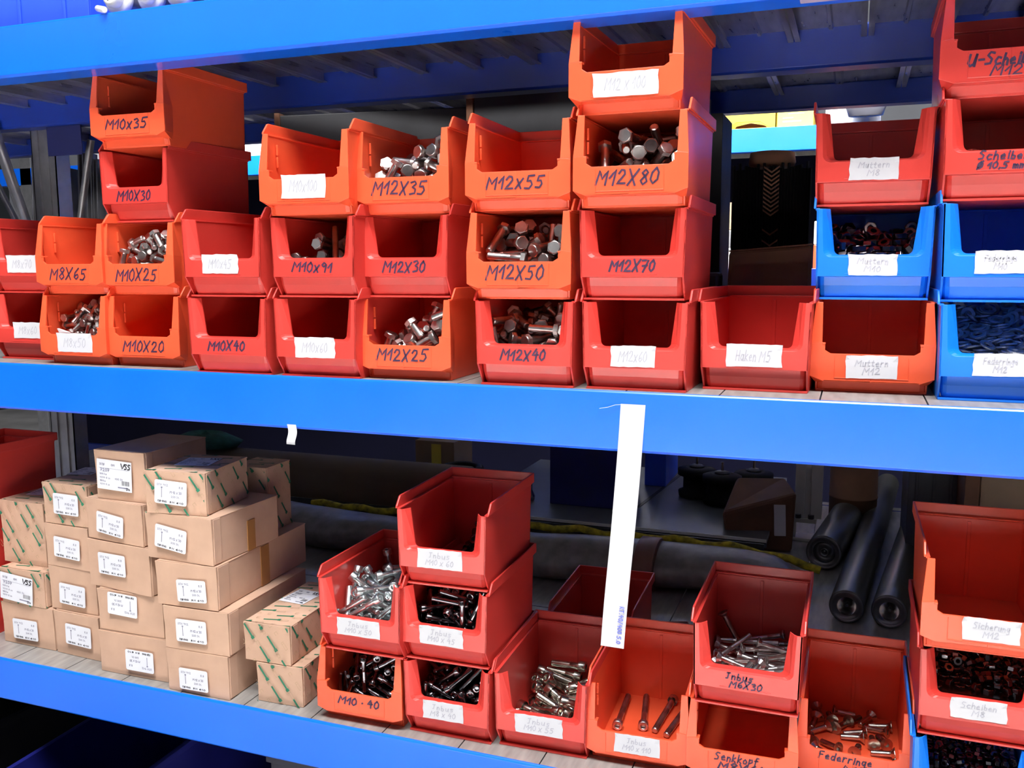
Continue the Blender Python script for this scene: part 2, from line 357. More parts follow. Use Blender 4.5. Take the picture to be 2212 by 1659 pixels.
def bin_meshes(kind, colour):
    if (kind, colour) not in BODY:
        BODY[(kind, colour)] = ((body_round if kind == 'R' else body_angled)(M[colour]), rim_mesh(M[colour], 0.002 if kind == 'R' else 0.003))
    return BODY[(kind, colour)]
def tape_mesh(w, h, rnd, curl=0.0):
    mb = MB(); n = 10; top = []; bot = []
    for i in range(n + 1):
        u = (i / n - .5) * w
        top.append((u, rnd.uniform(-.0006, .0006) + h / 2)); bot.append((u, rnd.uniform(-.0004, .0004) - h / 2))
    m = 4; V = []
    for j in range(m + 1):
        for i in range(n + 1):
            u, zt_ = top[i]; zb_ = bot[i][1]; z = zb_ + (zt_ - zb_) * j / m
            x = u + (rnd.uniform(-.0011, .0011) if i in (0, n) else 0)
            V.append((x, -(curl if j == m and i in (0, n) else 0), z))
    k = n + 1
    F = [(j * k + i, j * k + i + 1, (j + 1) * k + i + 1, (j + 1) * k + i) for j in range(m) for i in range(n)]
    thick(mb, V, F, (0, .0003, 0))
    return mb.mesh('tape_label', M['paper'])
BINS = {}
def make_bin(key, kind, colour, loc, yaw, label, group=None, tape=None, tape_text=None, texts=()):
    t = thing('storage_bin', label, 'storage bin', loc, yaw, group); BINS[key] = t
    b, r = bin_meshes(kind, colour)
    link('body', b, t, 0.0009); link('rim', r, t, 0.0009)
    yf = -0.0074 if kind == 'L' else 0.0
    seed = sum(ord(c) * 7 for c in key)
    if tape:
        cx, cz, w, h, a = tape; rnd = random.Random(seed)
        o = link('tape_label', tape_mesh(w, h, rnd, .0012), t); o.location = (cx, yf - .0012, cz); o.rotation_euler = (0, -a, 0)
        o['label'] = 'white tape label with faint writing'
        if tape_text: lettering(tape_text, 0.0, 0.0, w * .62, h * (.5 if len(tape_text) == 1 else .72), 0.0, -.00035, .0011, M['pencil'], o, seed=seed)
    for i, (tx, (cx, cz, w, h, a)) in enumerate(texts):
        lettering([tx], cx, cz, w, h, a, yf - .0006, .0026 if h > .0125 else .0019, M['ink'], t, seed=seed + i, slant=.18)
    return t
# ------------------------------------------------------------------ screws, nuts and washers
def hexprof(A): return A / 2 / cos(pi / 6)
def shank_prof(D, z0, z1, pitch, plain):
    P = [(D * .36, z0), (D * .46, z0 + D * .10)]; z = z0 + D * .12
    while z + pitch < z1 - plain: P += [(D * .5, z + pitch * .3), (D * .43, z + pitch * .8)]; z += pitch
    P += [(D * .5, z + pitch * .3), (D * .5, z1)]
    return P
def screw_meshes(kind, d, mtl):
    if kind in ('hex', 'soc', 'csk'):
        D, L, A, k = d; t = L + k; z1 = t / 2; zh = z1 - k
        sh = MB().lathe(shank_prof(D, -t / 2, zh + .0003, max(.0018, D * .17), L * .32 if L > .045 else .001), 10)
        hd = MB()
        if kind == 'hex':
            R = hexprof(A); hd.lathe([(R, zh), (R, z1 - k * .16)], 6, smooth=False)
            hd.lathe([(A / 2, z1 - k * .16), (A / 2 * .94, z1 - .0001), (A / 2 * .9, z1)], 18)
        elif kind == 'soc':
            R = A / 2; s = R * .52
            hd.lathe([(R, zh), (R, z1 - .0008), (R - .0008, z1), (s + .0004, z1)], 14, capped=False)
            hd.lathe([(s + .0004, z1), (s, z1 - .0004), (s, z1 - k * .5)], 6, smooth=False, capped=False)
            hd.lathe([(1e-5, z1 - k * .5), (s, z1 - k * .5)], 6, smooth=False, capped=False)
        else:
            R = A / 2; s = R * .42
            hd.lathe([(D / 2, zh), (R, z1 - .0006), (R, z1), (s, z1), (s, z1 - k * .5), (1e-5, z1 - k * .5)], 14, smooth=False, capped=False)
        return sh.mesh('shank', mtl), hd.mesh('head', mtl)
    if kind == 'nut':
        A, h, ho = d; R = hexprof(A); mb = MB(); n = 12
        ring = lambda r, z, hexa: [((r if not hexa else (A / 2) / cos(((2 * pi * i / n) % (pi / 3)) - pi / 6)) * cos(2 * pi * i / n), (r if not hexa else (A / 2) / cos(((2 * pi * i / n) % (pi / 3)) - pi / 6)) * sin(2 * pi * i / n), z) for i in range(n)]
        rs = [ring(ho / 2, -h / 2, 0), ring(A * .47, -h / 2, 0), ring(0, -h / 2 + h * .12, 1), ring(0, h / 2 - h * .12, 1), ring(A * .47, h / 2, 0), ring(ho / 2, h / 2, 0)]
        V = [p for r in rs for p in r]; F = []
        for j in range(6):
            jj = (j + 1) % 6
            for i in range(n): F.append((j * n + i, j * n + (i + 1) % n, jj * n + (i + 1) % n, jj * n + i))
        mb.add(V, F); return mb.mesh('hex_nut', mtl), None
    OD, t, ID = d
    mb = MB(); mb.lathe([(ID / 2, -t / 2), (OD / 2 - .0003, -t / 2), (OD / 2, 0), (OD / 2 - .0003, t / 2), (ID / 2, t / 2), (ID / 2, -t / 2)], 18, smooth=False, capped=False)
    return mb.mesh('washer', mtl), None
NAMES = {'hex': ('hex_bolt', 'bolt'), 'soc': ('socket_screw', 'screw'), 'csk': ('countersunk_screw', 'screw'), 'nut': ('hex_nut', 'nut'), 'was': ('washer', 'washer')}
def decode(v):      # six whole numbers each: place in tenths of a millimetre, turn in degrees
    return [(Vector(v[i:i + 3]) * 1e-4, Euler([math.radians(c) for c in v[i + 3:i + 6]]).to_quaternion()) for i in range(0, len(v), 6)]
def fill(key, kind, d, mtl, label, group, seen, hidden):
    root = BINS[key]; base = Matrix.Translation(root.location) @ Matrix.Rotation(root.rotation_euler.z, 4, 'Z')
    a, b = screw_meshes(kind, d, mtl); nm, cat = NAMES[kind]
    for p, q in decode(seen):
        mw = base @ Matrix.Translation(p) @ q.to_matrix().to_4x4()
        if b is None: o = link(nm, a); tag(o, label, cat, group)
        else:
            o = bpy.data.objects.new(nm, None); COL.objects.link(o); o.empty_display_size = .005; tag(o, label, cat, group)
            link('shank', a, o); link('head', b, o)
        o.matrix_world = mw
    H = decode(hidden)
    if H:
        mb = MB(); 
        for p, q in H:
            mw = Matrix.Translation(p) @ q.to_matrix().to_4x4()
            for me in (a, b):
                if me: mb.add([mw @ v.co for v in me.vertices], [tuple(f.vertices) for f in me.polygons], 0, False)
        if kind in ('nut', 'was'):      # the fill below the top layers
            zlo = min(p.z for p, q in H)
            mb.box(-.0655, .0655, .022, .211, .003, zlo - .001)
        o = link({'nut': 'nut_heap', 'was': 'washer_heap'}.get(kind, 'screw_heap'), mb.mesh('heap', mtl, fix=False)); o.matrix_world = base
        tag(o, 'deeper ' + group, cat + ' heap', kind='stuff')
# ------------------------------------------------------------------ racks
TOPZ = 0.5634                     # upper deck
def beam_mesh(x0, x1, y0, ztop, hb, dpt=0.05, mtl='beam', flip=1):
    s = flip
    prof = [(0, -hb + .004), (.004, -hb), (dpt, -hb), (dpt, -.022), (.0062, -.022), (.0062, .0006), (.0052, .0016), (.0022, .0016), (0, -.0012)]
    return MB().prism([(y0 + s * y, ztop + z) for y, z in prof], x0, x1, 'x').mesh('shelf_beam', M[mtl])
def plank_mesh(y0, y1, w):
    """steel deck plank: flat web with turned-down and returned edges and a stiffening bead"""
    t = .0016; mb = MB(); h = .021
    mb.box(0.0010, w - .0010, y0, y1, -.0006, 0, 0); mb.box(0.0010, w - .0010, y0, y1, -t, -.0006, 1)
    mb.box(0.0010, .0010 + t, y0, y1, -h, -t, 1); mb.box(w - .0010 - t, w - .0010, y0, y1, -h, -t, 1)
    mb.box(.0006 + t, .010, y0, y1, -h, -h + t, 1); mb.box(w - .010, w - .0006 - t, y0, y1, -h, -h + t, 1)
    mb.prism([(w * .46, -t), (w * .54, -t), (w * .52, -.006), (w * .48, -.006)], y0, y1, 'y', 1)
    return mb.mesh('deck_plank', [M['deck'], M['deckunder']])
def rack(label, beams, decks, uprights, braces, plates=()):
    r = thing('storage_rack', label, 'rack', (0, 0, -1.15))
    def pt(nm, me, bev=0): o = link(nm, me, r, bev); o.location = (0, 0, 1.15); return o
    for (x0, x1, y0, z, hb, dp, mt, fl) in beams: pt('shelf_beam', beam_mesh(x0, x1, y0, z, hb, dp, mt, fl), .0012)
    for (xs, n, w, y0, y1, z) in decks:
        me = plank_mesh(y0, y1, w)
        for i in range(n): o = link('deck_plank', me, r); o.location = (xs + i * w, 0, z + 1.15)
    for (x, y, z0, z1, dirx) in uprights:
        mb = MB(); mb.box(x, x + .075, y, y + .0025, z0, z1); mb.box(x, x + .0025, y, y + .043, z0, z1); mb.box(x + .0725, x + .075, y, y + .043, z0, z1)
        mb.box(x + .018, x + .026, y - .004, y, z0, z1); mb.box(x + .049, x + .057, y - .004, y, z0, z1)
        o = pt('upright', mb.mesh('upright', M['galv'])); mb = MB()
    for (x0, x1, y, z0, z1) in plates: pt('connector_plate', MB().box(x0, x1, y, y + .004, z0, z1).mesh('connector_plate', M['navy']), .001)
    for (p, q, rr) in braces:
        d = Vector(q) - Vector(p); mb = MB(); mb.tube([p, q], rr, 4); pt('brace', mb.mesh('brace', M['galv']))
    return r
HB = 0.0808
rack('blue-beamed steel shelf rack in front carrying the bins and cartons',
     [(-2.6, 1.5, 0.0, TOPZ, HB, .05, 'beam', 1), (-2.6, 1.5, 0.0, 0.0, HB, .05, 'beam', 1), (-2.6, 1.5, 0.0, DECK, HB, .05, 'beam', 1),
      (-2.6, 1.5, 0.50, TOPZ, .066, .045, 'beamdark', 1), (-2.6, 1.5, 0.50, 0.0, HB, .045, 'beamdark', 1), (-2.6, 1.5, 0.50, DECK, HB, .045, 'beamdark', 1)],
     [(-2.522, 34, .116, 0.0070, .545, TOPZ - .0004), (-2.139, 26, .124, 0.0070, .545, -.0002), (-1.587, 21, .130, 0.0070, .545, DECK - .0002)],
     [(-1.525, .545, -1.15, 1.3, 1)],
     [((-1.615, .49, .60), (-1.475, .49, .22), .015), ((-1.60, .52, .45), (-1.52, .52, .22), .012), ((-1.41, .565, .26), (-1.355, .565, .47), .012)],
     [(-1.44, -1.335, .515, .43, .56)])
rack('blue-beamed steel rack standing back to back behind the front rack',
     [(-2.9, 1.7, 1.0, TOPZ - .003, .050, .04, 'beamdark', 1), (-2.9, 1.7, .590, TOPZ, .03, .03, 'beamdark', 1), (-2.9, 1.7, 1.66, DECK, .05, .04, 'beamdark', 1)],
     [(-2.8, 18, .25, .595, 1.045, TOPZ - .0004), (-2.45, 17, .25, .595, 1.705, DECK - .0002), (-2.45, 17, .25, .620, 1.0, -.0002)],
     [(-2.75, .98, -1.15, 1.3, 1)], [((-1.95, .99, .05), (-2.25, .99, .56), .013)])
# ------------------------------------------------------------------ cartons
def clip(poly, x0, x1, z0, z1):
    for ax, lim, sg in ((0, x0, 1), (0, x1, -1), (1, z0, 1), (1, z1, -1)):
        out = []
        for i in range(len(poly)):
            a, b = poly[i], poly[(i + 1) % len(poly)]; da = (a[ax] - lim) * sg; db = (b[ax] - lim) * sg
            if da >= 0: out.append(a)
            if (da >= 0) != (db >= 0):
                t = da / (da - db); out.append((a[0] + t * (b[0] - a[0]), a[1] + t * (b[1] - a[1])))
        poly = out
        if len(poly) < 3: return []
    return poly
def bolt_prints(mb, w, h, f, seed, ang=-0.95, avoid=None):
    """slanted green bolt outlines and paler nut outlines printed over a w x h face"""
    rnd = random.Random(seed); st = .0235
    ca, sa = cos(ang), sin(ang)
    n = int((w + h) / st) + 3
    for i in range(-n, n):
        for j in range(-n, n):
            cx = i * st * 1.15 + (j % 2) * st * .55 + rnd.uniform(-.003, .003); cz = j * st * .78 + rnd.uniform(-.003, .003)
            if not (-.02 < cx < w + .02 and -.02 < cz < h + .02): continue
            k = (i + 2 * j) % 3
            if k == 0: shapes = [([(-.0145, -.0017), (.0105, -.0017), (.0105, .0017), (-.0145, .0017)], 0), ([(.0105, -.0032), (.0155, -.0032), (.0155, .0032), (.0105, .0032)], 0)]
            elif k == 1: shapes = [([(-.008, -.0026), (.007, -.0026), (.007, -.0021), (-.008, -.0021)], 1), ([(-.008, .0021), (.007, .0021), (.007, .0026), (-.008, .0026)], 1), ([(-.008, -.0021), (-.0074, -.0021), (-.0074, .0021), (-.008, .0021)], 1), ([(.0064, -.0021), (.007, -.0021), (.007, .0021), (.0064, .0021)], 1), ([(-.005, -.0021), (-.0045, -.0021), (-.0045, .0021), (-.005, .0021)], 1)]
            else: shapes = [([(-.003, -.003), (.003, -.003), (.003, -.0024), (-.003, -.0024)], 1), ([(-.003, .0024), (.003, .0024), (.003, .003), (-.003, .003)], 1), ([(-.003, -.0024), (-.0024, -.0024), (-.0024, .0024), (-.003, .0024)], 1)]
            for pl, mi in shapes:
                q = clip([(cx + ca * x - sa * z, cz + sa * x + ca * z) for x, z in pl], .001, w - .001, .001, h - .001)
                if len(q) >= 3: mb.add([f(*p) for p in q], [tuple(range(len(q)))], mi)
def rounded(w, h, r, n=4):
    P = []
    for cx, cz, a0 in ((w / 2 - r, h / 2 - r, 0), (-w / 2 + r, h / 2 - r, pi / 2), (-w / 2 + r, -h / 2 + r, pi), (w / 2 - r, -h / 2 + r, 1.5 * pi)):
        P += [(cx + r * cos(a0 + pi / 2 * i / n), cz + r * sin(a0 + pi / 2 * i / n)) for i in range(n + 1)]
    return P
def sticker(parent, kind, w, h, mtx, seed, flip=False):
    """kind 'small': rounded sticker with a screw drawing; kind 'big': goods label with logo and bar code"""
    mb = MB(); r = .0035 if kind == 'small' else .0012
    mb.prism(rounded(w, h, r), -.0003, 0.0, 'y')
    o = link('label_sticker', mb.mesh('label_sticker', M['sticker']), parent); o.matrix_local = mtx
    o['label'] = 'white sticker' if kind == 'small' else 'white goods label with bar code'
    P = MB(); rnd = random.Random(seed); y = -.0005
    if flip: F = lambda x, z: (-x * w, y, -z * h)
    else: F = lambda x, z: (x * w, y, z * h)
    def word(t, x0, z0, ww, hh, pen, m=0, sl=0.0):
        pls, tw = strokes(t, .01, rnd)
        ribbons(P, pls, lambda u, v: F(x0 + u / tw * ww + sl * v * hh, z0 + v * hh), pen, m)
    def bar(x0, x1, z0, z1, m=0): P.add([F(x0, z0), F(x1, z0), F(x1, z1), F(x0, z1)], [(0, 1, 2, 3)], m)
    if kind == 'small':
        word('DIN 912', -.42, .26, .34, .09, .0006); word('8.8', .26, .22, .12, .09, .0006)
        bar(-.285, -.265, -.24, .16); bar(-.30, -.25, .16, .22)
        word('M 12 x 30', -.02, -.02, .36, .10, .0008); word('200 St.', .02, -.20, .26, .08, .0006)
        word('ISO 4762', -.40, -.43, .28, .07, .0008, 1); word('BN 610', -.02, -.43, .42, .07, .0008, 1)
    else:
        word('V', .20, .25, .10, .17, .0022, 1, .05); word('SS', .30, .25, .16, .17, .0024, 1, .04)
        for k in range(9): bar(.22 + k * .024, .22 + k * .024 + rnd.choice((.009, .014)), -.30, -.15, 1)
        word('7207', -.40, .10, .26, .10, .0012); word('50 ISO', -.42, .30, .14, .07, .0007); word('0019', -.08, .30, .1, .07, .0007)
        for z, L in ((-.02, .2), (-.14, .3), (-.25, .16), (-.36, .28)): word('4014 8 zn', -.42, z, L, .06, .0006)
        word('100 St', .02, -.14, .22, .06, .0007); bar(.10, .40, -.40, -.36, 0); word('DE', .34, -.44, .1, .08, .0012, 1)
        bar(-.45, .45, .21, .217, 0)
    link('lettering', P.mesh('lettering', [M['print'], M['black_print']], fix=False), o)
    return o
def carton(key, loc, yaw, w, h, d, label, patterned=False, stick=None, top=None, tape=None, group='kraft cartons of screws', flip=False):
    t = thing('carton', label, 'cardboard box', loc, yaw, group); seed = sum(ord(c) * 13 for c in key); rnd = random.Random(seed)
    b = link('body', MB().box(-w / 2 + .001, w / 2 - .001, .0035, d, 0.0004, h - .0012).mesh('body', M['carton']), t, .0016)
    fl = MB(); bow = rnd.uniform(.0008, .002)
    k = 8; V = []
    for j, z in enumerate((.0006, h * .5, h - .0004)):
        for i in range(k + 1):
            u = i / k * 2 - 1; V.append((u * (w / 2 - .0006), .0004 - bow * (1 - u * u) * (.4 + .6 * (j == 1)) - (.0022 if j == 2 else 0) * (1 - .3 * u), z))
    thick(fl, V, [(j * (k + 1) + i, j * (k + 1) + i + 1, (j + 1) * (k + 1) + i + 1, (j + 1) * (k + 1) + i) for j in range(2) for i in range(k)], (0, .0026, 0))
    link('front_flap', fl.mesh('front_flap', M['carton']), t)
    lid = MB().box(-w / 2 + .0002, w / 2 - .0002, .0030, d + .0004, h - .0022, h - .0002)
    lid.box(w / 2 - .0012, w / 2 + .0004, .0030, d * .12, .002, h - .002)
    link('lid', lid.mesh('lid', M['carton']), t, .0008)
    if patterned:
        P = MB(); bolt_prints(P, w, h, lambda x, z: (x - w / 2, -.0032 - bow, z), seed)
        bolt_prints(P, d, h, lambda x, z: (w / 2 + .0007, x, z), seed + 1, -1.0)
        bolt_prints(P, w, d, lambda x, z: (x - w / 2, z, h + .0003), seed + 2, .2)
        o = link('bolt_print', P.mesh('bolt_print', [M['green'], M['palegreen']], fix=False), t); o['label'] = 'green slanted bolt print'
    if stick:
        cx, cz, sw, sh, a, kd = stick
        sticker(t, kd, sw, sh, Matrix.Translation((cx, -.0040 - bow, cz)) @ Matrix.Rotation(-a, 4, 'Y'), seed, flip)
    if top:
        cx, cy, sw, sh, a = top
        sticker(t, 'big', sw, sh, Matrix.Translation((cx, cy, h + .0006)) @ Matrix.Rotation(a, 4, 'Z') @ Matrix.Rotation(-pi / 2, 4, 'X'), seed + 5)
    if tape:
        y0, y1, z0, z1 = tape
        o = link('packing_tape', MB().box(w / 2 - .001, w / 2 + .0006, y0, y1, z0, z1).mesh('packing_tape', M['packtape']), t); o['label'] = 'brown packing tape'
    return t
S_ = lambda a, b, c, d, e: (a, b, c, d, e, 'small')
K = DECK
h1 = [.082, .071, .125]; h2 = [.084, .085, .082, .079]; h3 = [.078, .077, .087, .075, .089]; h4 = [.077, .076, .077, .081, .074]; h5 = [.069, .068]
cum = lambda h, i: K + sum(h[:i])
carton('1a', (-1.084, .063, cum(h1, 0)), -.018, .134, h1[0], .2, 'plain kraft carton with white sticker at the bottom left end of the carton stack', stick=S_(-.0028, .034, .0639, .0395, .02))
carton('1b', (-1.088, .060, cum(h1, 1)), -.009, .112, h1[1], .2, 'green-printed carton with a big white goods label, under the tall printed carton', True, (-.0105, .034, .083, .053, -.075, 'big'))
carton('1c', (-1.107, .087, cum(h1, 2)), -.020, .114, h1[2], .2, 'tall green-printed carton without front sticker at the left end', True, top=(-.018, .07, .05, .05, .3))
carton('2a', (-.956, .058, cum(h2, 0)), -.050, .113, h2[0], .2, 'plain kraft carton at the bottom of the second stack from the left', stick=S_(.0079, .044, .0646, .0395, -.02))
carton('2b', (-.966, .065, cum(h2, 1)), -.023, .116, h2[1], .2, 'plain kraft carton one up from the bottom in the second stack', stick=S_(.0029, .0345, .0639, .0397, -.042))
carton('2c', (-.970, .062, cum(h2, 2)), -.050, .110, h2[2], .2, 'plain kraft carton directly under the printed one with dark top, second stack', stick=S_(.0045, .040, .0654, .0385, -.04))
carton('2d', (-.968, .063, cum(h2, 3)), -.030, .110, h2[3], .2, 'green-printed carton on top of the second stack from the left', True, S_(.0055, .041, .0613, .0391, -.012), top=(-.04, .09, .05, .06, .25))
carton('3a', (-.797, .029, cum(h3, 0)), .012, .150, h3[0], .2, 'plain kraft carton with upside-down sticker at the bottom of the third stack', stick=S_(.0188, .0335, .0613, .0381, .002), flip=True)
carton('3b', (-.800, .032, cum(h3, 1)), .018, .143, h3[1], .2, 'plain kraft carton with upside-down sticker high on its front, third stack', stick=S_(-.0125, .0535, .0649, .0403, -.041), flip=True)
carton('3c', (-.820, .032, cum(h3, 2)), -.100, .154, h3[2], .15, 'plain kraft carton with overhanging front in the middle of the third stack', stick=S_(-.0119, .0475, .0675, .0388, .012))
carton('3d', (-.826, .034, cum(h3, 3)), -.110, .140, h3[3], .15, 'plain kraft carton with dented top edge right under the tall labelled carton', stick=S_(-.0057, .033, .0673, .038, -.086))
carton('3e', (-.813, .041, cum(h3, 4)), -.003, .111, h3[4], .16, 'plain kraft carton with big goods label, highest of the whole carton pile', stick=(-.0080, .046, .077, .0535, -.036, 'big'))
carton('4a', (-.642, .012, cum(h4, 0)), .001, .128, h4[0], .2, 'plain kraft carton with lifted front edge at the bottom of the fourth stack', stick=S_(-.0053, .028, .0594, .0375, .016))
carton('4b', (-.640, .011, cum(h4, 1)), .026, .131, h4[1], .24, 'plain kraft carton one up from the bottom in the fourth stack', stick=S_(-.0063, .0375, .0616, .0395, .015))
carton('4c', (-.656, .012, cum(h4, 2)), .031, .123, h4[2], .275, 'long plain kraft carton with tape on its side, carrying a printed carton at its back', stick=S_(.0134, .032, .0585, .0384, .05), tape=(.125, .150, .001, .074))
carton('4d', (-.671, .017, cum(h4, 3)), -.037, .142, h4[3], .175, 'plain kraft carton with brown side tape under the topmost printed carton', stick=S_(-.0133, .040, .0674, .0399, -.115), tape=(.088, .108, .001, .055))
carton('4e', (-.675, .019, cum(h4, 4)), .115, .115, h4[4], .134, 'green-printed carton with front sticker and top label on the fourth stack', True, S_(-.0058, .0385, .0608, .0404, -.068), top=(-.003, .075, .062, .062, .15))
carton('4f', (-.662, .200, cum(h4, 3)), .02, .075, .126, .078, 'upright green-printed carton standing at the back behind the fourth stack', True)
carton('5a', (-.491, .032, cum(h5, 0)), .037, .087, h5[0], .2, 'green-printed carton at the bottom of the short stack beside the bins', True)
carton('5b', (-.513, .032, cum(h5, 1)), .025, .089, h5[1], .2, 'green-printed carton with a label on its lid, on the short stack beside the bins', True, top=(-.012, .125, .052, .062, -.1))
# ------------------------------------------------------------------ the bins on the two shelves
gU = 'storage bins on the upper shelf'; gL = 'storage bins on the lower shelf'
mk = make_bin
L1, L2, L3 = PITCH, 2 * PITCH, 3 * PITCH
mk('c0.0', 'R', 'red', (-1.041, .062, 0), .01, 'red bin with tape label, bottom one at the left end of the upper shelf', gU, (.0135, .0545, .068, .029, .005), ['M8x60'])
mk('c0.1', 'R', 'red', (-1.038, .062, L1), .02, 'red bin with tape label, upper one at the left end of the upper shelf', gU, (.008, .0525, .072, .031, 0), ['M8x70'])
mk('c1.0', 'L', 'orange', (-.8894, .0366, 0), -.016, 'orange bin with tape label and a few dark bolts under the M8X65 bin', gU, (.0057, .0386, .0795, .0329, .007), ['M8x50'])
mk('c1.1', 'L', 'orange', (-.889, .0377, L1), -.016, 'empty orange bin marked M8X65', gU, texts=[('M8X65', (-.0014, .0344, .0808, .0204, 0))])
mk('c2.0', 'L', 'orange', (-.7454, .0464, 0), .02, 'empty orange bin marked M10X20', gU, texts=[('M10X20', (.0017, .0353, .0839, .0189, .01))])
mk('c2.1', 'L', 'orange', (-.7506, .0469, L1), .035, 'orange bin of bolts marked M10X25', gU, texts=[('M10X25', (-.0005, .0333, .0818, .0205, .01))])
mk('c2.2', 'R', 'red', (-.7629, .0586, L2), .001, 'empty red bin marked M10X30', gU, texts=[('M10X30', (-.0014, .0435, .069, .0178, .0))])
mk('c2.3', 'L', 'orange', (-.7554, .0494, L3), .022, 'empty orange bin marked M10X35 on top of its stack', gU, texts=[('M10x35', (-.0007, .0365, .0837, .0165, .0))])
mk('c3.0', 'R', 'red', (-.5362, -.006, 0), .031, 'empty red bin marked M10X40', gU, texts=[('M10X40', (-.0023, .0455, .066, .0155, .01))])
mk('c3.1', 'R', 'red', (-.5349, -.014, L1), .017, 'empty red bin with white tape label on the M10X40 bin', gU, (-.0016, .0505, .066, .029, -.006), ['M10x45'])
mk('c4.0', 'R', 'red', (-.3826, .002, 0), .004, 'empty red bin with tape label under the M10x91 bin', gU, (.0001, .0465, .0697, .0309, .008), ['M10x60'])
mk('c4.1', 'R', 'red', (-.3784, -.004, L1), .002, 'red bin with long bolts marked M10x91', gU, texts=[('M10x91', (-.0011, .0455, .0671, .0152, -.004))])
mk('c4.2', 'L', 'orange', (-.3818, -.010, L2), .011, 'empty orange bin with tape label on the M10x91 bin', gU, (.0009, .0400, .074, .0336, -.007), ['M10x100'])
mk('c5.0', 'L', 'orange', (-.245, .032, 0), .018, 'orange bin of short bolts marked M12X25', gU, texts=[('M12X25', (-.0024, .0375, .0821, .0185, .01))])
mk('c5.1', 'R', 'red', (-.2451, .03, L1), .02, 'empty red bin marked M12X30', gU, texts=[('M12X30', (.0006, .0445, .0672, .0162, -.002))])
mk('c5.2', 'L', 'orange', (-.2428, .0272, L2), .026, 'orange bin of bolts marked M12X35', gU, texts=[('M12X35', (-.0019, .0365, .0836, .0195, -.02))])
mk('c6.0', 'R', 'red', (-.0501, .0074, 0), .017, 'red bin full of bolts marked M12X40', gU, texts=[('M12X40', (-.0009, .0445, .0642, .0155, .01))])
mk('c6.1', 'L', 'orange', (-.0565, .0092, L1), .018, 'orange bin full of bolts marked M12X50', gU, texts=[('M12X50', (-.0037, .0375, .0812, .0199, -.002))])
mk('c6.2', 'L', 'orange', (-.0593, .0139, L2), .021, 'empty orange bin marked M12x55', gU, texts=[('M12x55', (-.0023, .0365, .0812, .0180, -.002))])
mk('c7.0', 'R', 'red', (.1036, .0128, 0), -.012, 'empty red bin with tape label under the M12X70 bin', gU, (-.0004, .0475, .0611, .0284, .008), ['M12x60'])
mk('c7.1', 'R', 'red', (.0998, .0106, L1), -.006, 'empty red bin marked M12X70', gU, texts=[('M12X70', (.0012, .0455, .0596, .0155, -.004))])
mk('c7.2', 'L', 'orange', (.0989, .004, L2), -.002, 'orange bin full of long bolts marked M12X80', gU, texts=[('M12X80', (-.0025, .0375, .0802, .020, -.02))])
mk('c7.3', 'L', 'orange', (.0890, .0141, L3), -.025, 'orange-red bin with tape label topmost above the M12X80 bin', gU, (.0011, .0334, .086, .03, -.004), ['M12 x 100'])
mk('c8.0', 'R', 'red', (.2546, .0591, 0), -.036, 'single red bin with tape label and nothing stacked on it, upper shelf', gU, (.0001, .0490, .0723, .03, .01), ['Haken M5'])
mk('c9.0', 'L', 'orange', (.4003, .0978, 0), .004, 'empty orange bin with tape label under a blue bin', gU, (.0003, .0356, .0632, .0299, .01), ['Muttern', 'M12'])
mk('c9.1', 'R', 'bluebin', (.3963, .1048, L1), .001, 'blue bin of dark nuts between an orange and a red bin', gU, (-.0001, .0455, .059, .0271, -.004), ['Muttern', 'M10'])
mk('c9.2', 'R', 'red', (.3913, .1058, L2), .011, 'red bin with tape label on top of a blue bin of nuts', gU, (.001, .0460, .0586, .0276, -.01), ['Muttern', 'M8'])
mk('c10.0', 'R', 'bluebin', (.5471, .0559, 0), .002, 'blue bin full of washers at the right end of the upper shelf', gU, (-.0027, .0470, .0595, .0275, .01), ['Federringe', 'M12'])
mk('c10.1', 'R', 'bluebin', (.5437, .0574, L1), 0, 'empty blue bin with tape label above the washers', gU, (-.0062, .0485, .0552, .0272, .01), ['Federringe', 'M10'])
mk('c10.2', 'R', 'red', (.5392, .054, L2), .004, 'red bin marked Scheiben at the right edge', gU, texts=[('Scheiben', (-.0062, .0515, .0520, .0100, -.01)), ('O 10,5 mm', (-.0080, .0400, .0500, .0085, -.01))])
mk('c10.3', 'L', 'red', (.5346, .0634, L3), -.007, 'red bin marked U-Scheiben M12 topmost at the right edge', gU, texts=[('U-Scheiben', (-.0060, .0395, .076, .0136, -.02)), ('M12', (-.0035, .0265, .0323, .0125, -.02))])
Z0, Z1, Z2 = DECK, DECK + L1, DECK + L2
mk('l1.0', 'L', 'orange', (-.3317, .0227, Z0), .02, 'orange bin of dark screws marked M10 40', gL, texts=[('M10 * 40', (-.0006, .0385, .071, .0126, .0))])
mk('l1.1', 'R', 'red', (-.3198, .003, Z1), .008, 'red bin of bright zinc screws on the M10 40 bin', gL, (-.0015, .0468, .0743, .0275, .005), ['Inbus', 'M10 x 50'])
mk('l2.0', 'R', 'red', (-.1818, .0204, Z0), .013, 'red bin of dark screws, bottom of the three-high stack', gL, (-.0052, .0475, .0668, .029, .01), ['Inbus', 'M8 x 40'])
mk('l2.1', 'R', 'red', (-.1828, .0154, Z1), .014, 'red bin of dark screws, middle of the three-high stack', gL, (-.0029, .0480, .0712, .029, 0), ['Inbus', 'M10 x 45'])
mk('l2.2', 'R', 'red', (-.1827, .0125, Z2), .029, 'red bin with few screws, top of the three-high stack', gL, (-.0026, .0475, .0715, .0298, .005), ['Inbus', 'M10 x 60'])
mk('l3.0', 'R', 'red', (-.0336, .0301, Z0), .033, 'red bin of grey screws beside the three-high stack', gL, (-.0017, .0475, .0731, .0293, .01), ['Inbus', 'M10 x 55'])
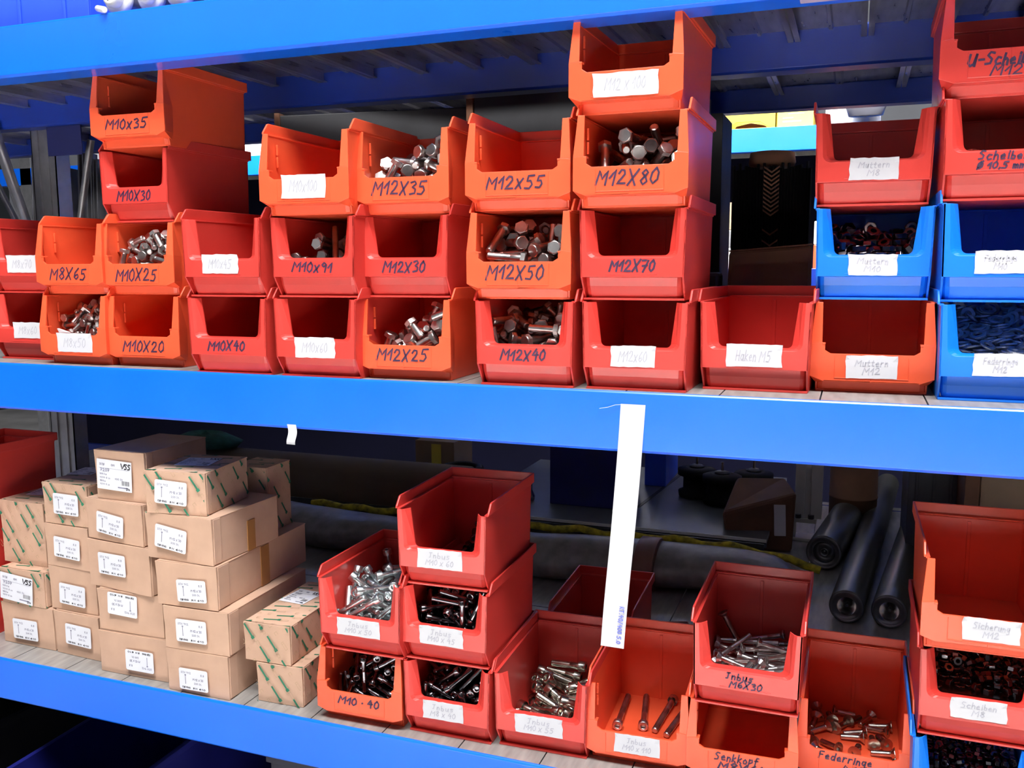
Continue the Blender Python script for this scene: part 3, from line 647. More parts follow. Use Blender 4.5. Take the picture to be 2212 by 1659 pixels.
mk('l4.0', 'L', 'orange', (.1081, .0506, Z0), .039, 'orange bin holding only a few long screws behind the paper strip end', gL, (.0012, .0375, .0651, .0285, .0), ['Inbus', 'M10 x 110'])
mk('l5.0', 'L', 'orange', (.2555, .0527, Z0), .045, 'empty orange bin marked Senkkopf M8X60', gL, texts=[('Senkkopf', (-.0061, .0435, .0584, .0118, .0)), ('M8X60', (.0004, .0300, .0607, .013, .0))])
mk('l5.1', 'R', 'red', (.2606, .0247, Z1), .0, 'red bin of chrome screws marked Inbus M6X30', gL, texts=[('Inbus', (-.0081, .0505, .0341, .0095, .0)), ('M6X30', (.0006, .0400, .0419, .010, .0))])
mk('l6.0', 'L', 'orange', (.4013, .1034, Z0), .003, 'orange bin of short countersunk screws marked Federringe', gL, texts=[('Federringe', (-.0104, .0440, .0688, .0110, -.01)), ('M8', (.004, .0300, .036, .012, .0))])
mk('l7.0', 'R', 'bluebin', (.5423, .0425, Z0), -.006, 'blue bin of small dark nuts at the bottom right corner', gL)
mk('l7.1', 'R', 'red', (.5447, .0386, Z1), -.001, 'red bin full of nuts on the blue bin', gL, (-.0015, .0490, .0635, .0269, .01), ['Scheiben', 'M8'])
mk('l7.2', 'L', 'orange', (.546, .0304, Z2), .009, 'empty orange bin with tape label on top of the bin of nuts', gL, (.0031, .0380, .0638, .029, .0), ['Sicherung', 'M12'])
gF = 'red bins at the left edge of the lower shelf'
mk('f0', 'R', 'red', (-1.262, .035, Z0), 0, 'red bin at the lower left edge, bottom of its stack', gF)
mk('f1', 'R', 'red', (-1.264, .033, Z1), .01, 'red bin at the lower left edge, middle of its stack', gF)
mk('f2', 'R', 'red', (-1.258, .030, Z2), 0, 'red bin at the lower left edge, top of its stack beside the cartons', gF)
mk('bk', 'R', 'red', (-.030, .280, Z0), .03, 'empty red bin standing in a second row behind the paper strip', gL)

# ------------------------------------------------------------------ paper and tape on the beam
def strip_mesh(path, w, nrm=(0, 1, 0), t=.0003):
    mb = MB(); V = []
    for c, sx, wx in path:
        c = Vector(c); V += [tuple(c + Vector((-w / 2 * wx, 0, 0)) + Vector((0, sx, 0))), tuple(c + Vector((w / 2 * wx, 0, 0)) - Vector((0, sx, 0)))]
    thick(mb, V, [(2 * i, 2 * i + 1, 2 * i + 3, 2 * i + 2) for i in range(len(path) - 1)], (0, t, 0)); return mb
pts = []
for i in range(25):
    u = i / 24; kink = .0010 * sin(u * 9) * u
    pts.append(((.1075 - .0215 * u + .0006 * sin(6 * u), -.0012 - .012 * u * u - kink, -.0150 - .3355 * u), .0004 * sin(13 * u), 1.0 - .03 * u))
o = link('paper_strip', strip_mesh(pts, .0335).mesh('paper_strip', M['paper']))
tag(o, 'long white paper strip hanging from the middle blue beam', 'paper strip')
LB = MB(); pls, tw = strokes('RT.40/400 5.0', .03, random.Random(3))
ribbons(LB, pls, lambda u, v: (.0968 - .0045 * (u / tw) * 1.0 + .0060 * v - .001, -.0139 + .0017 * (1 - u / tw), -.292 - .052 * (u / tw)), .0010)
link('lettering', LB.mesh('lettering', M['bluepen'], fix=False), o)['label'] = 'blue pen writing along the strip'
MB_ = MB().tube([(.0925, -.0012, -.0160), (.084, -.003, -.0165), (.074, -.004, -.0200), (.062, -.003, -.0225)], .00035, 5)
link('thread', MB_.mesh('thread', M['paper']), o)
pts = [((-.4275 + .002 * sin(i / 9 * 3.0), -.0010 - .010 * max(0, (i - 3) / 6) ** 1.4 + .006 * max(0, (i - 6) / 3) ** 2, -.0735 - .0305 * i / 9), .0006 * i / 9, 1) for i in range(10)]
o = link('paper_tag', strip_mesh(pts, .0160).mesh('paper_tag', M['paper']))
tag(o, 'small curled white paper tag stuck to the middle blue beam', 'paper tag')
o = link('adhesive_tape', MB().box(.300, .368, -.0006, .030, TOPZ - HB - .0012, TOPZ - HB - .0004).mesh('adhesive_tape', M['tapestick']))
tag(o, 'pale strip of tape under the top blue beam', 'tape')

# ------------------------------------------------------------------ things on the top shelf
def crate(name, label, loc, yaw, w, d, h, mtl, cat='crate', t=.003, ribs=True, group=None):
    r = thing(name, label, cat, loc, yaw, group); mb = MB()
    mb.box(-w / 2, w / 2, 0, d, 0, t); mb.box(-w / 2, w / 2, 0, t, t, h); mb.box(-w / 2, w / 2, d - t, d, t, h)
    mb.box(-w / 2, -w / 2 + t, t, d - t, t, h); mb.box(w / 2 - t, w / 2, t, d - t, t, h)
    if ribs:
        for i in range(4):
            x = -w / 2 + w * (i + .5) / 4; mb.box(x - .003, x + .003, -.004, 0, .01, h - .03)
    link('body', mb.mesh('body', M[mtl]), r, .0012)
    mb = MB(); e = .007
    mb.box(-w / 2 - e, w / 2 + e, -e, 0, h - .014, h); mb.box(-w / 2 - e, w / 2 + e, d, d + e, h - .014, h); mb.box(-w / 2 - e, -w / 2, 0, d, h - .014, h); mb.box(w / 2, w / 2 + e, 0, d, h - .014, h)
    link('rim', mb.mesh('rim', M[mtl]), r, .0015); return r
crate('plastic_crate', 'blue plastic crate at the left end of the top shelf', (-1.03, .052, TOPZ), 0, .40, .30, .20, 'crateblue')
o = link('shelf_board', MB().box(-.815, -.45, .03, .33, TOPZ, TOPZ + .008).mesh('shelf_board', M['crateblue']), None, .001); tag(o, 'blue board under the white capped rollers on the top shelf', 'board')
o = link('box_panel', MB().box(-.80, -.45, .34, .352, TOPZ, TOPZ + .18).mesh('box_panel', M['crateblue']), None, .001); tag(o, 'blue upright panel behind the white capped rollers', 'panel')
for i, (x, nm) in enumerate(((-.757, 'leftmost'), (-.694, 'second from the left'), (-.634, 'third from the left'), (-.572, 'fourth from the left'))):
    z = TOPZ + .008 + .0262
    r = thing('conveyor_roller', 'small roller with white end cap on the top shelf, ' + nm, 'roller', (x, .034 + .004 * (i % 2), z), .04, 'white capped rollers on the top shelf')
    rx = Matrix.Rotation(-pi / 2, 4, 'X')
    link('tube', MB().lathe([(.0225, .012), (.0225, .26)], 24, rx).mesh('tube', M['galv']), r)
    c = link('end_cap', MB().lathe([(.0170, .002), (.0225, .004), (.0262, .007), (.0262, .013), (.0225, .016)], 28, rx).mesh('end_cap', M['whitepl']), r)
    hb_ = MB().lathe([(.0165, .003), (.0160, -.009), (.0130, -.013), (.0105, -.013)], 24, rx)
    link('hub', hb_.mesh('hub', M['whitepl']), c)
    hl = MB()
    for k in range(4): hl.lathe([(.0021, -.0136), (.0021, -.008)], 10, Matrix.Rotation(k * pi / 2 + .4, 4, 'Y') @ Matrix.Translation((.0062, 0, 0)) @ rx)
    link('hole', hl.mesh('hole', M['black']), c)
o = link('plastic_pin', MB().lathe([(.0045, 0), (.0050, .002), (.0050, .035), (.004, .037)], 14, Matrix.Translation((-.772, .012, TOPZ + .0133)) @ Matrix.Rotation(pi / 2 + .3, 4, 'Y') @ Matrix.Rotation(.5, 4, 'X')).mesh('plastic_pin', M['whitepl'])); tag(o, 'short white plastic pin lying below the leftmost small roller', 'pin')

# ------------------------------------------------------------------ behind the bins, upper shelf
def plain(name, mb, mtl, label, cat, bevel=.001, group=None, loc=(0, 0, 0), yaw=0.0):
    o = link(name, mb.mesh(name, M[mtl]), None, bevel); o.location = loc; o.rotation_euler = (0, 0, yaw); return tag(o, label, cat, group)
xs = [-1.712, -1.664, -1.616, -1.568, -1.520, -1.472]
for i, x in enumerate(xs):
    mb = MB(); w = .040
    hh = .47 - .02 * (i % 3)
    mb.box(-w / 2, w / 2, .026, .030, 0, hh)
    for xa, xb in ((-.5, -.36), (-.12, .0), (.10, .17), (.38, .5)): mb.box(w * xa, w * xb, 0, .026, 0, hh)
    for z in (.27, .33, .42): mb.lathe([(.006, -.0045), (.006, .001)], 10, Matrix.Translation((.009, .026, z)) @ Matrix.Rotation(-pi / 2, 4, 'X'))
    o = plain('metal_profile', mb, 'alu', 'upright grey metal profile leaning in the bundle behind the left bins', 'profile', .001, 'grey metal profiles behind the left bins', (x, .70 + .02 * (i % 2), 0.0))
    o.rotation_euler = (-.06, 0, 0)
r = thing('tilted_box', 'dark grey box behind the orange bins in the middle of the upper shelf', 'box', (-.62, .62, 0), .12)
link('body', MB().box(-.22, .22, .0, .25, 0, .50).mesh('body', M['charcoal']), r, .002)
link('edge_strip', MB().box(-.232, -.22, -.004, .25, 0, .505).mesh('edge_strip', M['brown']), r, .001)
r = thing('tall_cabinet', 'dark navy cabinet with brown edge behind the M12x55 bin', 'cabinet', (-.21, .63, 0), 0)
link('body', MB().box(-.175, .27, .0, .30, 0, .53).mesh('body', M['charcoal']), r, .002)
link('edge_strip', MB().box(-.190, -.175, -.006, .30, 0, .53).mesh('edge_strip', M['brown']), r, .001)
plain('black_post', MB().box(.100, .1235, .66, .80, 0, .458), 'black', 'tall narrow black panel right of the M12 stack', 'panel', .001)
def pleated(key, z0, h, label, zig):
    r = thing('pleated_filter', label, 'filter', (.2235, .60, z0), .05, 'black pleated blocks behind the single red bin'); w = .142
    mb = MB(); n = 26
    for i in range(n):
        x = -w / 2 + w * i / n; hh = h - (.006 if i % 2 else 0) - .004 * sin(i * 2.3)
        mb.prism([(x, 0), (x + w / n, 0), (x + w / n * .5, -.006)], .0, hh, 'z')
    mb.box(-w / 2, w / 2, 0, .12, 0, h - .008); link('body', mb.mesh('body', M['black']), r)
    mb = MB(); m = 11
    for i in range(m):
        z = h * .06 + i * h * .86 / m
        for s in (-1, 1):
            mb.hexa([(0, -.0075, z), (s * .014, -.0075, z + .010), (s * .014, -.0066, z + .010), (0, -.0066, z), (0, -.0075, z + .0035), (s * .014, -.0075, z + .0135), (s * .014, -.0066, z + .0135), (0, -.0066, z + .0035)])
    link('zigzag_seam', mb.mesh('zigzag_seam', M['brown'], fix=True), r)['label'] = 'rust-brown zigzag seam'
    return r
pleated('a', .006, .255, 'black pleated block standing behind the single red bin, lower one', 0)
pleated('b', .250, .100, 'black pleated block behind the single red bin, upper one', 1)
o = plain('brown_pad', MB().lathe([(.001, -.008), (.043, -.008), (.046, 0), (.043, .018), (.001, .024)], 20), 'brown', 'rounded brown pad lying on top of the black pleated blocks', 'pad', 0, None, (.218, .66, .3595)); o.scale = (.95, 1.2, 1)
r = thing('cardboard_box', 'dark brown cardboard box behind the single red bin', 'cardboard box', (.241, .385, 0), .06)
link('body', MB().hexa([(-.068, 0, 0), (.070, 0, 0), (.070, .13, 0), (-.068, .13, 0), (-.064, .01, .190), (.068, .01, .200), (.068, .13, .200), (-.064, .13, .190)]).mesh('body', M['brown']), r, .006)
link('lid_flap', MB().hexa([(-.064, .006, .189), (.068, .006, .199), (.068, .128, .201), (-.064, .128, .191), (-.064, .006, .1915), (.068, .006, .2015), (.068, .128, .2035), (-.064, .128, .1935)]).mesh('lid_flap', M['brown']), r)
o = plain('grey_foam_block', MB().box(.125, .160, .40, .45, 0, .155), 'greyplas', 'small grey block left of the dark brown cardboard box', 'block', .006)

# far rack across the rear aisle
r = thing('far_rack', 'bright blue rack across the rear aisle seen between the bins', 'rack', (0, 2.6, -1.15))
def fr(nm, mb, mt): o = link(nm, mb.mesh(nm, M[mt]), r, .002); o.location = (0, 0, 0); return o
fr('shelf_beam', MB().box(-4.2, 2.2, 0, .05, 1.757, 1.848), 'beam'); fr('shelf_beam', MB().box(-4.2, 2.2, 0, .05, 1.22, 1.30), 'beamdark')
fr('deck', MB().box(-4.2, 2.2, .05, .6, 1.80, 1.84), 'deck'); fr('deck', MB().box(-4.2, 2.2, .05, .6, 1.26, 1.292), 'deck')
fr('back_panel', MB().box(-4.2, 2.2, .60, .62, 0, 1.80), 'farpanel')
for x in (-3.9, -.55, 1.3): fr('upright', MB().box(x, x + .08, 0, .08, 0, 2.9), 'galv')
FZ = .698
r = thing('yellow_bin', 'yellow plastic bin with brown contents on the far rack', 'bin', (-.05, 2.62, FZ), 0)
mb = MB(); mb.prism([(-.10, 0), (.10, 0), (.105, .17), (-.105, .17)], .002, .006, 'y')
mb = MB(); mb.box(-.11, -.104, 0, .25, 0, .15); mb.box(.104, .11, 0, .25, 0, .15); mb.box(-.11, .11, .245, .25, 0, .15); mb.box(-.11, .11, 0, .25, 0, .004); mb.prism([(-.11, 0), (-.09, 0), (-.045, .028), (.045, .028), (.09, 0), (.11, 0), (.11, .085), (-.11, .085)], 0, .006, 'y')
link('body', mb.mesh('body', M['yellow']), r, .001); link('brown_contents', MB().lathe([(.075, 0), (.06, .02), (.001, .035)], 14, Matrix.Translation((0, .11, .004))).mesh('brown_contents', M['brown']), r)
r = thing('yellow_box', 'yellow printed cardboard box beside the yellow bin on the far rack', 'cardboard box', (.122, 2.63, FZ), 0)
link('body', MB().box(-.062, .075, 0, .2, 0, .14).mesh('body', M['yellowcard']), r, .002)
mb = MB(); mb.box(-.040, .030, -.001, 0, .020, .026); mb.box(-.040, .000, -.001, 0, .034, .038); mb.box(-.02, .04, -.001, 0, .050, .053); link('printed_lines', mb.mesh('printed_lines', M['print']), r)
plain('white_box', MB().box(.24, .44, 2.64, 2.84, FZ, FZ + .12), 'whitepl', 'white carton on the far rack behind the red M8 bin', 'cardboard box', .003)
o = plain('grey_bag', MB().lathe([(.001, 0), (.06, .005), (.075, .05), (.055, .095), (.02, .115), (.001, .112)], 14), 'greyplas', 'crumpled grey bag on top of the rear rack above the red M8 bin', 'bag', 0, None, (.385, 2.55, FZ + .01)); o.scale = (1, .5, 1)
for i, (x, w, h, mt, nm) in enumerate(((-3.42, .14, .13, 'whitepl', 'white carton on the far rack, leftmost glimpse'), (-2.38, .16, .10, 'whitepl', 'white carton on the far rack behind the M10 stack'), (-2.08, .22, .07, 'tan', 'tan carton on the far rack behind the M10x91 stack'), (-1.25, .3, .11, 'whitepl', 'white carton on the far rack behind the dark grey box'))):
    plain('white_box' if mt == 'whitepl' else 'tan_box', MB().box(x - w / 2, x + w / 2, 2.64, 2.9, FZ, FZ + h), mt, nm, 'cardboard box', .003)
for i, (z, h, mt, nm) in enumerate(((.143, .09, 'whitepl', 'white carton low on the far rack, seen left of the black filters'), (.234, .07, 'alu', 'grey tin on the white carton, seen left of the black filters'), (.305, .11, 'tan', 'tan carton uppermost, seen left of the black filters'))):
    plain(('white_box', 'grey_tin', 'tan_box')[i], MB().box(-.20, -.05, 2.63, 2.8, z, z + h), mt, nm, 'cardboard box' if i != 1 else 'tin', .003)
for i, (z, h, mt, nm) in enumerate(((.143, .10, 'orange', 'orange carton low on the far rack beside the blue bins'), (.244, .09, 'whitepl', 'white carton on the orange carton on the far rack'))):
    plain(('orange_box', 'white_box')[i], MB().box(.215, .42, 2.63, 2.8, z, z + h), mt, nm, 'cardboard box', .003)

# ------------------------------------------------------------------ behind the bins, lower shelf
def lumpy(path, r0, n, rnd, amp, m=24):
    mb = MB(); N = len(path); V = []; F = []
    ph = [rnd.uniform(0, 6) for _ in range(6)]
    for i, p in enumerate(path):
        u = i / (N - 1); e = min(1, u / .04, (1 - u) / .04) ** .5 if 0 < u < 1 else .15
        for k in range(m):
            a = 2 * pi * k / m; rr = r0 * e * (1 + amp * (sin(3 * a + ph[0] + 9 * u) + .6 * sin(17 * u + ph[1] + a) + .5 * sin(41 * u + ph[2] + 2 * a)))
            V.append((p[0], p[1] + rr * 1.45 * cos(a), max(p[2] + rr * sin(a), DECK + .001)))
    for i in range(N - 1):
        for k in range(m): F.append((i * m + k, i * m + (k + 1) % m, (i + 1) * m + (k + 1) % m, (i + 1) * m + k))
    mb.add(V, F, 0, True); mb.add(V[:m], [tuple(range(m))]); mb.add(V[-m:], [tuple(range(m))[::-1]]); return mb
path = [(-1.15 + 1.45 * i / 90, .80 + .012 * sin(i * .2), DECK + .050 + .004 * sin(i * .33)) for i in range(91)]
r = thing('wrapped_bundle', 'long grey bundle wrapped in plastic film across the rear of the lower shelf', 'bundle', (0, 0, 0))
link('film', lumpy(path, .048, 91, random.Random(5), .07).mesh('film', M['film']), r)
link('strap', MB().lathe([(.056, -.022), (.058, -.020), (.058, .020), (.056, .022)], 24, Matrix.Translation((-.035, .80, DECK + .052)) @ Matrix.Rotation(pi / 2, 4, 'Y') @ Matrix.Scale(1.42, 4, (0, 1, 0))).mesh('strap', M['strap']), r)['label'] = 'brown strap around the bundle'
o = link('rope', MB().tube([(-1.0 + 1.33 * i / 40, .915 + .006 * sin(i * .9), DECK + .012 + .064 + .004 * sin(i * 1.7) - (.030 if i > 34 else 0) * (i - 34) / 6) for i in range(41)], .0095, 8).mesh('rope', M['rope'])); tag(o, 'yellow and black rope running along the back of the wrapped bundle', 'rope')
o = link('steel_angle', MB().prism([(.93, DECK), (.99, DECK), (.99, DECK + .066), (.986, DECK + .066), (.986, DECK + .004), (.93, DECK + .004)], -1.3, .2, 'x').mesh('steel_angle', M['darksteel'])); tag(o, 'dark steel angle bar behind the rope on the lower shelf', 'steel bar')
o = link('paper_tube', MB().lathe([(.060, 0), (.0835, 0), (.0835, 1.05), (.060, 1.05)], 32, Matrix.Translation((-1.66, 1.10, DECK + .0845)) @ Matrix.Rotation(pi / 2, 4, 'Y')).mesh('paper_tube', M['tube'])); tag(o, 'thick dark brown paper tube lying behind the cartons', 'tube')
r = thing('cardboard_box', 'tan cardboard box with a yellow label behind the paper tube', 'cardboard box', (-.80, 1.28, DECK), 0)
link('body', MB().box(-.065, .065, 0, .14, 0, .195).mesh('body', M['tan']), r, .002); link('yellow_label', MB().box(-.010, .022, -.001, .001, .125, .186).mesh('yellow_label', M['yellowcard']), r)
mb = MB()
for k in range(6): mb.tube([(.055 * cos(2 * pi * i / 28), .055 * sin(2 * pi * i / 28), .012 + k * .025) for i in range(28)], .0125, 8, closed=True)
plain('hose_coil', mb, 'black', 'black hose coil standing right of the yellow labelled box', 'hose', 0, None, (-.672, 1.19, DECK))
o = link('green_rag', MB().lathe([(.001, 0), (.07, .004), (.08, .02), (.04, .045), (.02, .03), (.001, .05)], 11, Matrix.Translation((-1.50, 1.10, DECK + .166)) @ Matrix.Scale(1.6, 4, (1, 0, 0))).mesh('green_rag', M['greencloth'])); tag(o, 'crumpled dark green rag on the paper tube', 'rag')
mb = MB(); mb.box(-.62, .20, 1.055, 1.75, -.512, -.50); mb.box(-.62, .20, 1.055, 1.06, -.52, -.4985)
r = thing('sheet_metal_tray', 'grey sheet metal tray at the far back of the lower shelf', 'tray', (0, 0, 0))
link('plate', mb.mesh('plate', M['tray']), r, .001); link('runner', MB().box(-.60, -.56, 1.08, 1.24, DECK, -.512).mesh('runner', M['black']), r); link('runner', MB().box(.12, .16, 1.08, 1.24, DECK, -.512).mesh('runner', M['black']), r)
link('front_edge', MB().box(-.62, .20, 1.052, 1.055, -.506, -.4985).mesh('front_edge', M['whitepl']), r)['label'] = 'light front edge'
link('groove', MB().hexa([(-.185, 1.06, -.5005), (-.175, 1.06, -.5005), (-.115, 1.70, -.5005), (-.125, 1.70, -.5005), (-.185, 1.06, -.4985), (-.175, 1.06, -.4985), (-.115, 1.70, -.4985), (-.125, 1.70, -.4985)]).mesh('groove', M['darksteel']), r)
plain('blue_box', MB().box(-.405, -.205, 1.20, 1.45, -.4999, -.26), 'darkblue', 'dark blue box standing on the grey tray', 'box', .003)
plain('blue_box', MB().box(-.20, -.135, 1.50, 1.70, -.4999, -.26), 'crateblue', 'brighter blue box partly behind the hanging paper strip', 'box', .003)
o = plain('glass_lamp', MB().lathe([(.001, 0), (.012, .001), (.014, .012), (.006, .03), (.006, .06), (.001, .061)], 14), 'bright', 'small shiny knob on the tray left of the dark blue box', 'knob', 0, None, (-.47, 1.22, -.4995))
for i, (x, y, nm) in enumerate(((-.030, 1.42, 'left one'), (.050, 1.36, 'middle one'), (.130, 1.42, 'right one'))):
    r = thing('belt_pulley', 'black belt pulley on the grey tray, ' + nm, 'pulley', (x, y, -.4999), 0, 'black pulleys on the grey tray')
    link('wheel', MB().lathe([(.030, 0), (.050, .004), (.052, .018), (.038, .024), (.038, .060), (.054, .066), (.054, .082), (.030, .088)], 28).mesh('wheel', M['black']), r)
    link('hub', MB().lathe([(.006, .086), (.020, .086), (.022, .092), (.010, .096)], 20).mesh('hub', M['hub']), r); link('shaft', MB().lathe([(.004, .09), (.004, .12)], 10).mesh('shaft', M['bright']), r)
r = thing('cardboard_box', 'crumpled brown box with a white sticker at the back of the lower shelf', 'cardboard box', (.175, 1.13, DECK), .25)
link('body', MB().hexa([(-.075, 0, 0), (.085, .01, 0), (.085, .13, 0), (-.07, .13, 0), (-.095, .0, .10), (.09, .0, .155), (.085, .13, .165), (-.04, .13, .165)]).mesh('body', M['brown']), r, .008)
link('label_sticker', MB().hexa([(.038, -.0030, .045), (.066, -.0020, .045), (.066, .004, .045), (.038, .004, .045), (.034, -.0045, .125), (.062, -.0040, .125), (.062, .004, .125), (.034, .004, .125)]).mesh('label_sticker', M['sticker']), r)
r = thing('profile_bracket', 'pale upright aluminium bracket beside the rollers', 'bracket', (.285, 1.27, DECK), 0)
mb = MB(); mb.box(-.034, -.010, 0, .03, .062, .30); mb.box(.006, .034, 0, .03, .062, .30); mb.box(-.010, .006, .008, .03, .062, .30); link('column', mb.mesh('column', M['whitepl']), r, .001)
mb = MB(); mb.box(-.048, .022, -.006, .05, .050, .062); mb.box(-.036, -.030, 0, .04, .008, .050); mb.box(-.048, .022, -.006, .05, 0, .008); link('foot', mb.mesh('foot', M['whitepl']), r, .001)
for s in (-.024, .008): link('bolt_head', MB().lathe([(.008, .062), (.008, .072)], 6, Matrix.Translation((s, -.003, 0))).mesh('bolt_head', M['hub']), r)
plain('oil_drum', MB().lathe([(.001, 0), (.062, 0), (.062, .09), (.064, .092), (.062, .094), (.062, .24), (.001, .24)], 28), 'brown', 'dark brown drum standing behind the thick roller', 'drum', 0, None, (.395, 1.44, DECK))
def roller(loc, end, r, label, big=False):
    a = Vector(loc); d = Vector(end) - a; L = d.length
    t = thing('conveyor_roller', label, 'roller', loc, 0, 'grey conveyor rollers'); t.rotation_mode = 'QUATERNION'; t.rotation_quaternion = Vector((0, 0, 1)).rotation_difference(d)
    link('tube', MB().lathe([(r * .9, .0), (r * .985, .001), (r, .004), (r, .30), (r * 1.004, .301), (r * 1.004, L)], 36, capped=False).mesh('tube', M['roller']), t)
    ih = r * (.62 if big else .55)
    link('end_ring', MB().lathe([(r * .93, .0015), (r * .97, -.0015), (r * .90, -.0025), (r * .80, -.001), (r * .76, .003), (ih, .004)], 36, capped=False).mesh('end_ring', M['rollerend']), t)
    if big: b = [(ih, .004), (ih * .98, .020), (ih * .45, .022), (ih * .42, .004), (ih * .30, .002), (ih * .28, .014), (.001, .016)]
    else: b = [(ih, .004), (ih * .90, .0105), (ih * .62, .0135), (ih * .60, .024), (.001, .025)]
    link('bearing', MB().lathe(b, 30, capped=False).mesh('bearing', M['bright' if not big else 'rollerend']), t)
    link('shaft', MB().lathe([(r * .11, .026), (r * .11, .010), (r * .08, .008), (.0005, .008)], 12).mesh('shaft', M['hub']), t)
    return t
roller((.387, .72, DECK + .0345), (.497, 1.86, DECK + .0345), .0342, 'long grey conveyor roller lying on the lower shelf, middle of the three')
roller((.467, .72, DECK + .0345), (.568, 1.52, DECK + .0345), .0342, 'grey conveyor roller nearest the stacked bins at the lower right')
roller((.333, 1.045, DECK + .0425), (.408, 1.60, DECK + .0425), .0415, 'thick grey conveyor roller farther back with a hollow end', True)
crate('grey_crate', 'dark grey plastic crate behind the rollers', (.585, 1.10, DECK), 0, .145, .25, .27, 'greyplas')
r = thing('cardboard_box', 'large tan cardboard box at the right rear of the lower shelf', 'cardboard box', (.80, .95, DECK), 0)
link('body', MB().box(-.155, .22, 0, .3, 0, .30).mesh('body', M['tan']), r, .002); link('side_edge', MB().box(-.185, -.156, .0, .3, 0, .30).mesh('side_edge', M['brown']), r, .002)
link('dark_mark', MB().lathe([(.001, -.001), (.006, -.001), (.006, .001)], 10, Matrix.Translation((-.095, 0, .195)) @ Matrix.Rotation(pi / 2, 4, 'X')).mesh('dark_mark', M['black_print']), r)
plain('white_container', MB().lathe([(.001, 0), (.035, 0), (.040, .01), (.042, .17), (.034, .19), (.001, .195)], 20), 'whitepl', 'white plastic container behind the far end of the long roller', 'container', 0, None, (.400, 1.66, DECK))
r = thing('pink_carton', 'small pale pink open carton behind the orange bin of long screws', 'cardboard box', (.115, .335, DECK), .35)
mb = MB(); mb.box(-.03, .03, 0, .002, 0, .062); mb.box(-.03, .03, .068, .07, 0, .085); mb.box(-.03, -.028, .002, .068, 0, .085); mb.box(.028, .03, .002, .068, 0, .085); mb.box(-.03, .03, 0, .07, 0, .002)
link('body', mb.mesh('body', M['pinkcard']), r, .0005)

# ------------------------------------------------------------------ below the lower shelf
crate('plastic_crate', 'big dark blue crate on the floor under the lower shelf', (-.945, -.16, -1.15), .02, .25, .62, .385, 'darkblue')
crate('plastic_crate', 'black crate on the floor left of the dark blue crate', (-1.52, .10, -1.15), -.08, .52, .5, .38, 'black')
crate('plastic_crate', 'dark grey crate on the floor right of the dark blue crate', (-.50, .28, -1.15), .0, .4, .4, .33, 'greyplas')

# ------------------------------------------------------------------ the hall
struct_('floor', MB().box(-7, 7, -6.5, 5.2, -1.17, -1.15).mesh('floor', M['concrete']))
struct_('wall_back', MB().box(-7, 7, 5.2, 5.3, -1.17, 4.2).mesh('wall_back', M['wallp']))
struct_('ceiling', MB().box(-7, 7, -1.6, 5.3, 4.2, 4.3).mesh('ceiling', M['wallp']))

# ------------------------------------------------------------------ loose screws placed one by one
def lay(key, d, mtl, label, group, poses, kind='soc'):
    a, b = screw_meshes(kind, d, mtl); root = BINS[key]; base = Matrix.Translation(root.location) @ Matrix.Rotation(root.rotation_euler.z, 4, 'Z')
    for (p, q) in poses:      # p: shank tip, q: head end
        p, q = Vector(p), Vector(q); o = thing(NAMES[kind][0], label, NAMES[kind][1], (0, 0, 0), 0, group)
        link('shank', a, o); link('head', b, o); o.matrix_world = base @ Matrix.Translation((p + q) / 2) @ (q - p).to_track_quat('Z', 'Y').to_matrix().to_4x4()
lay('l4.0', (.010, .100, .016, .010), M['bolt'], 'long socket screw lying in the orange bin behind the paper strip end', 'long screws in the orange bin',
    [((-.051, .196, .0085), (-.047, .086, .0115)), ((-.022, .205, .0085), (-.008, .096, .0115)), ((.010, .094, .0085), (.024, .204, .0115)), ((.030, .090, .0085), (.050, .190, .0115)), ((.048, .040, .0085), (.0555, .090, .0105))])
lay('c7.3', (.012, .075, .018, .0075), M['bolt'], 'single bolt standing in the topmost tape-labelled bin', 'bolt in the top bin', [((.018, .15, .081), (.018, .152, .003))], 'hex')
o = link('washer', screw_meshes('was', (.026, .0022, .014), M['nickel'])[0]); tag(o, 'bright ring standing up in the red bin marked Scheiben', 'washer'); o.location = (.5392 - .034, .054 + .042, L2 + .0560); o.rotation_euler = (.75, .1, 0)
o = link('washer', screw_meshes('was', (.026, .0022, .014), M['nickel'])[0]); tag(o, 'ring lying flat in front of the standing one in the bin marked Scheiben', 'washer'); o.location = (.5392 - .046, .054 + .032, L2 + .0555); o.rotation_euler = (.12, .1, 0)
o = link('washer_pile', MB().box(-.062, .062, .022, .205, .003, .050).mesh('washer_pile', M['nickel'])); tag(o, 'washers deep in the bin marked Scheiben', 'washer heap', kind='stuff'); o.location = (.5392, .054, L2)
o = link('paper_scrap', MB().hexa([(-.052, .02, .0535), (-.030, .022, .0535), (-.030, .026, .0535), (-.052, .024, .0535), (-.056, .02, .0600), (-.036, .022, .0545), (-.036, .026, .0550), (-.056, .024, .0605)]).mesh('paper_scrap', M['paper'])); tag(o, 'white paper scrap on the lip of the bin under M8X65', 'paper'); o.location = (-.8894, .030, 0)
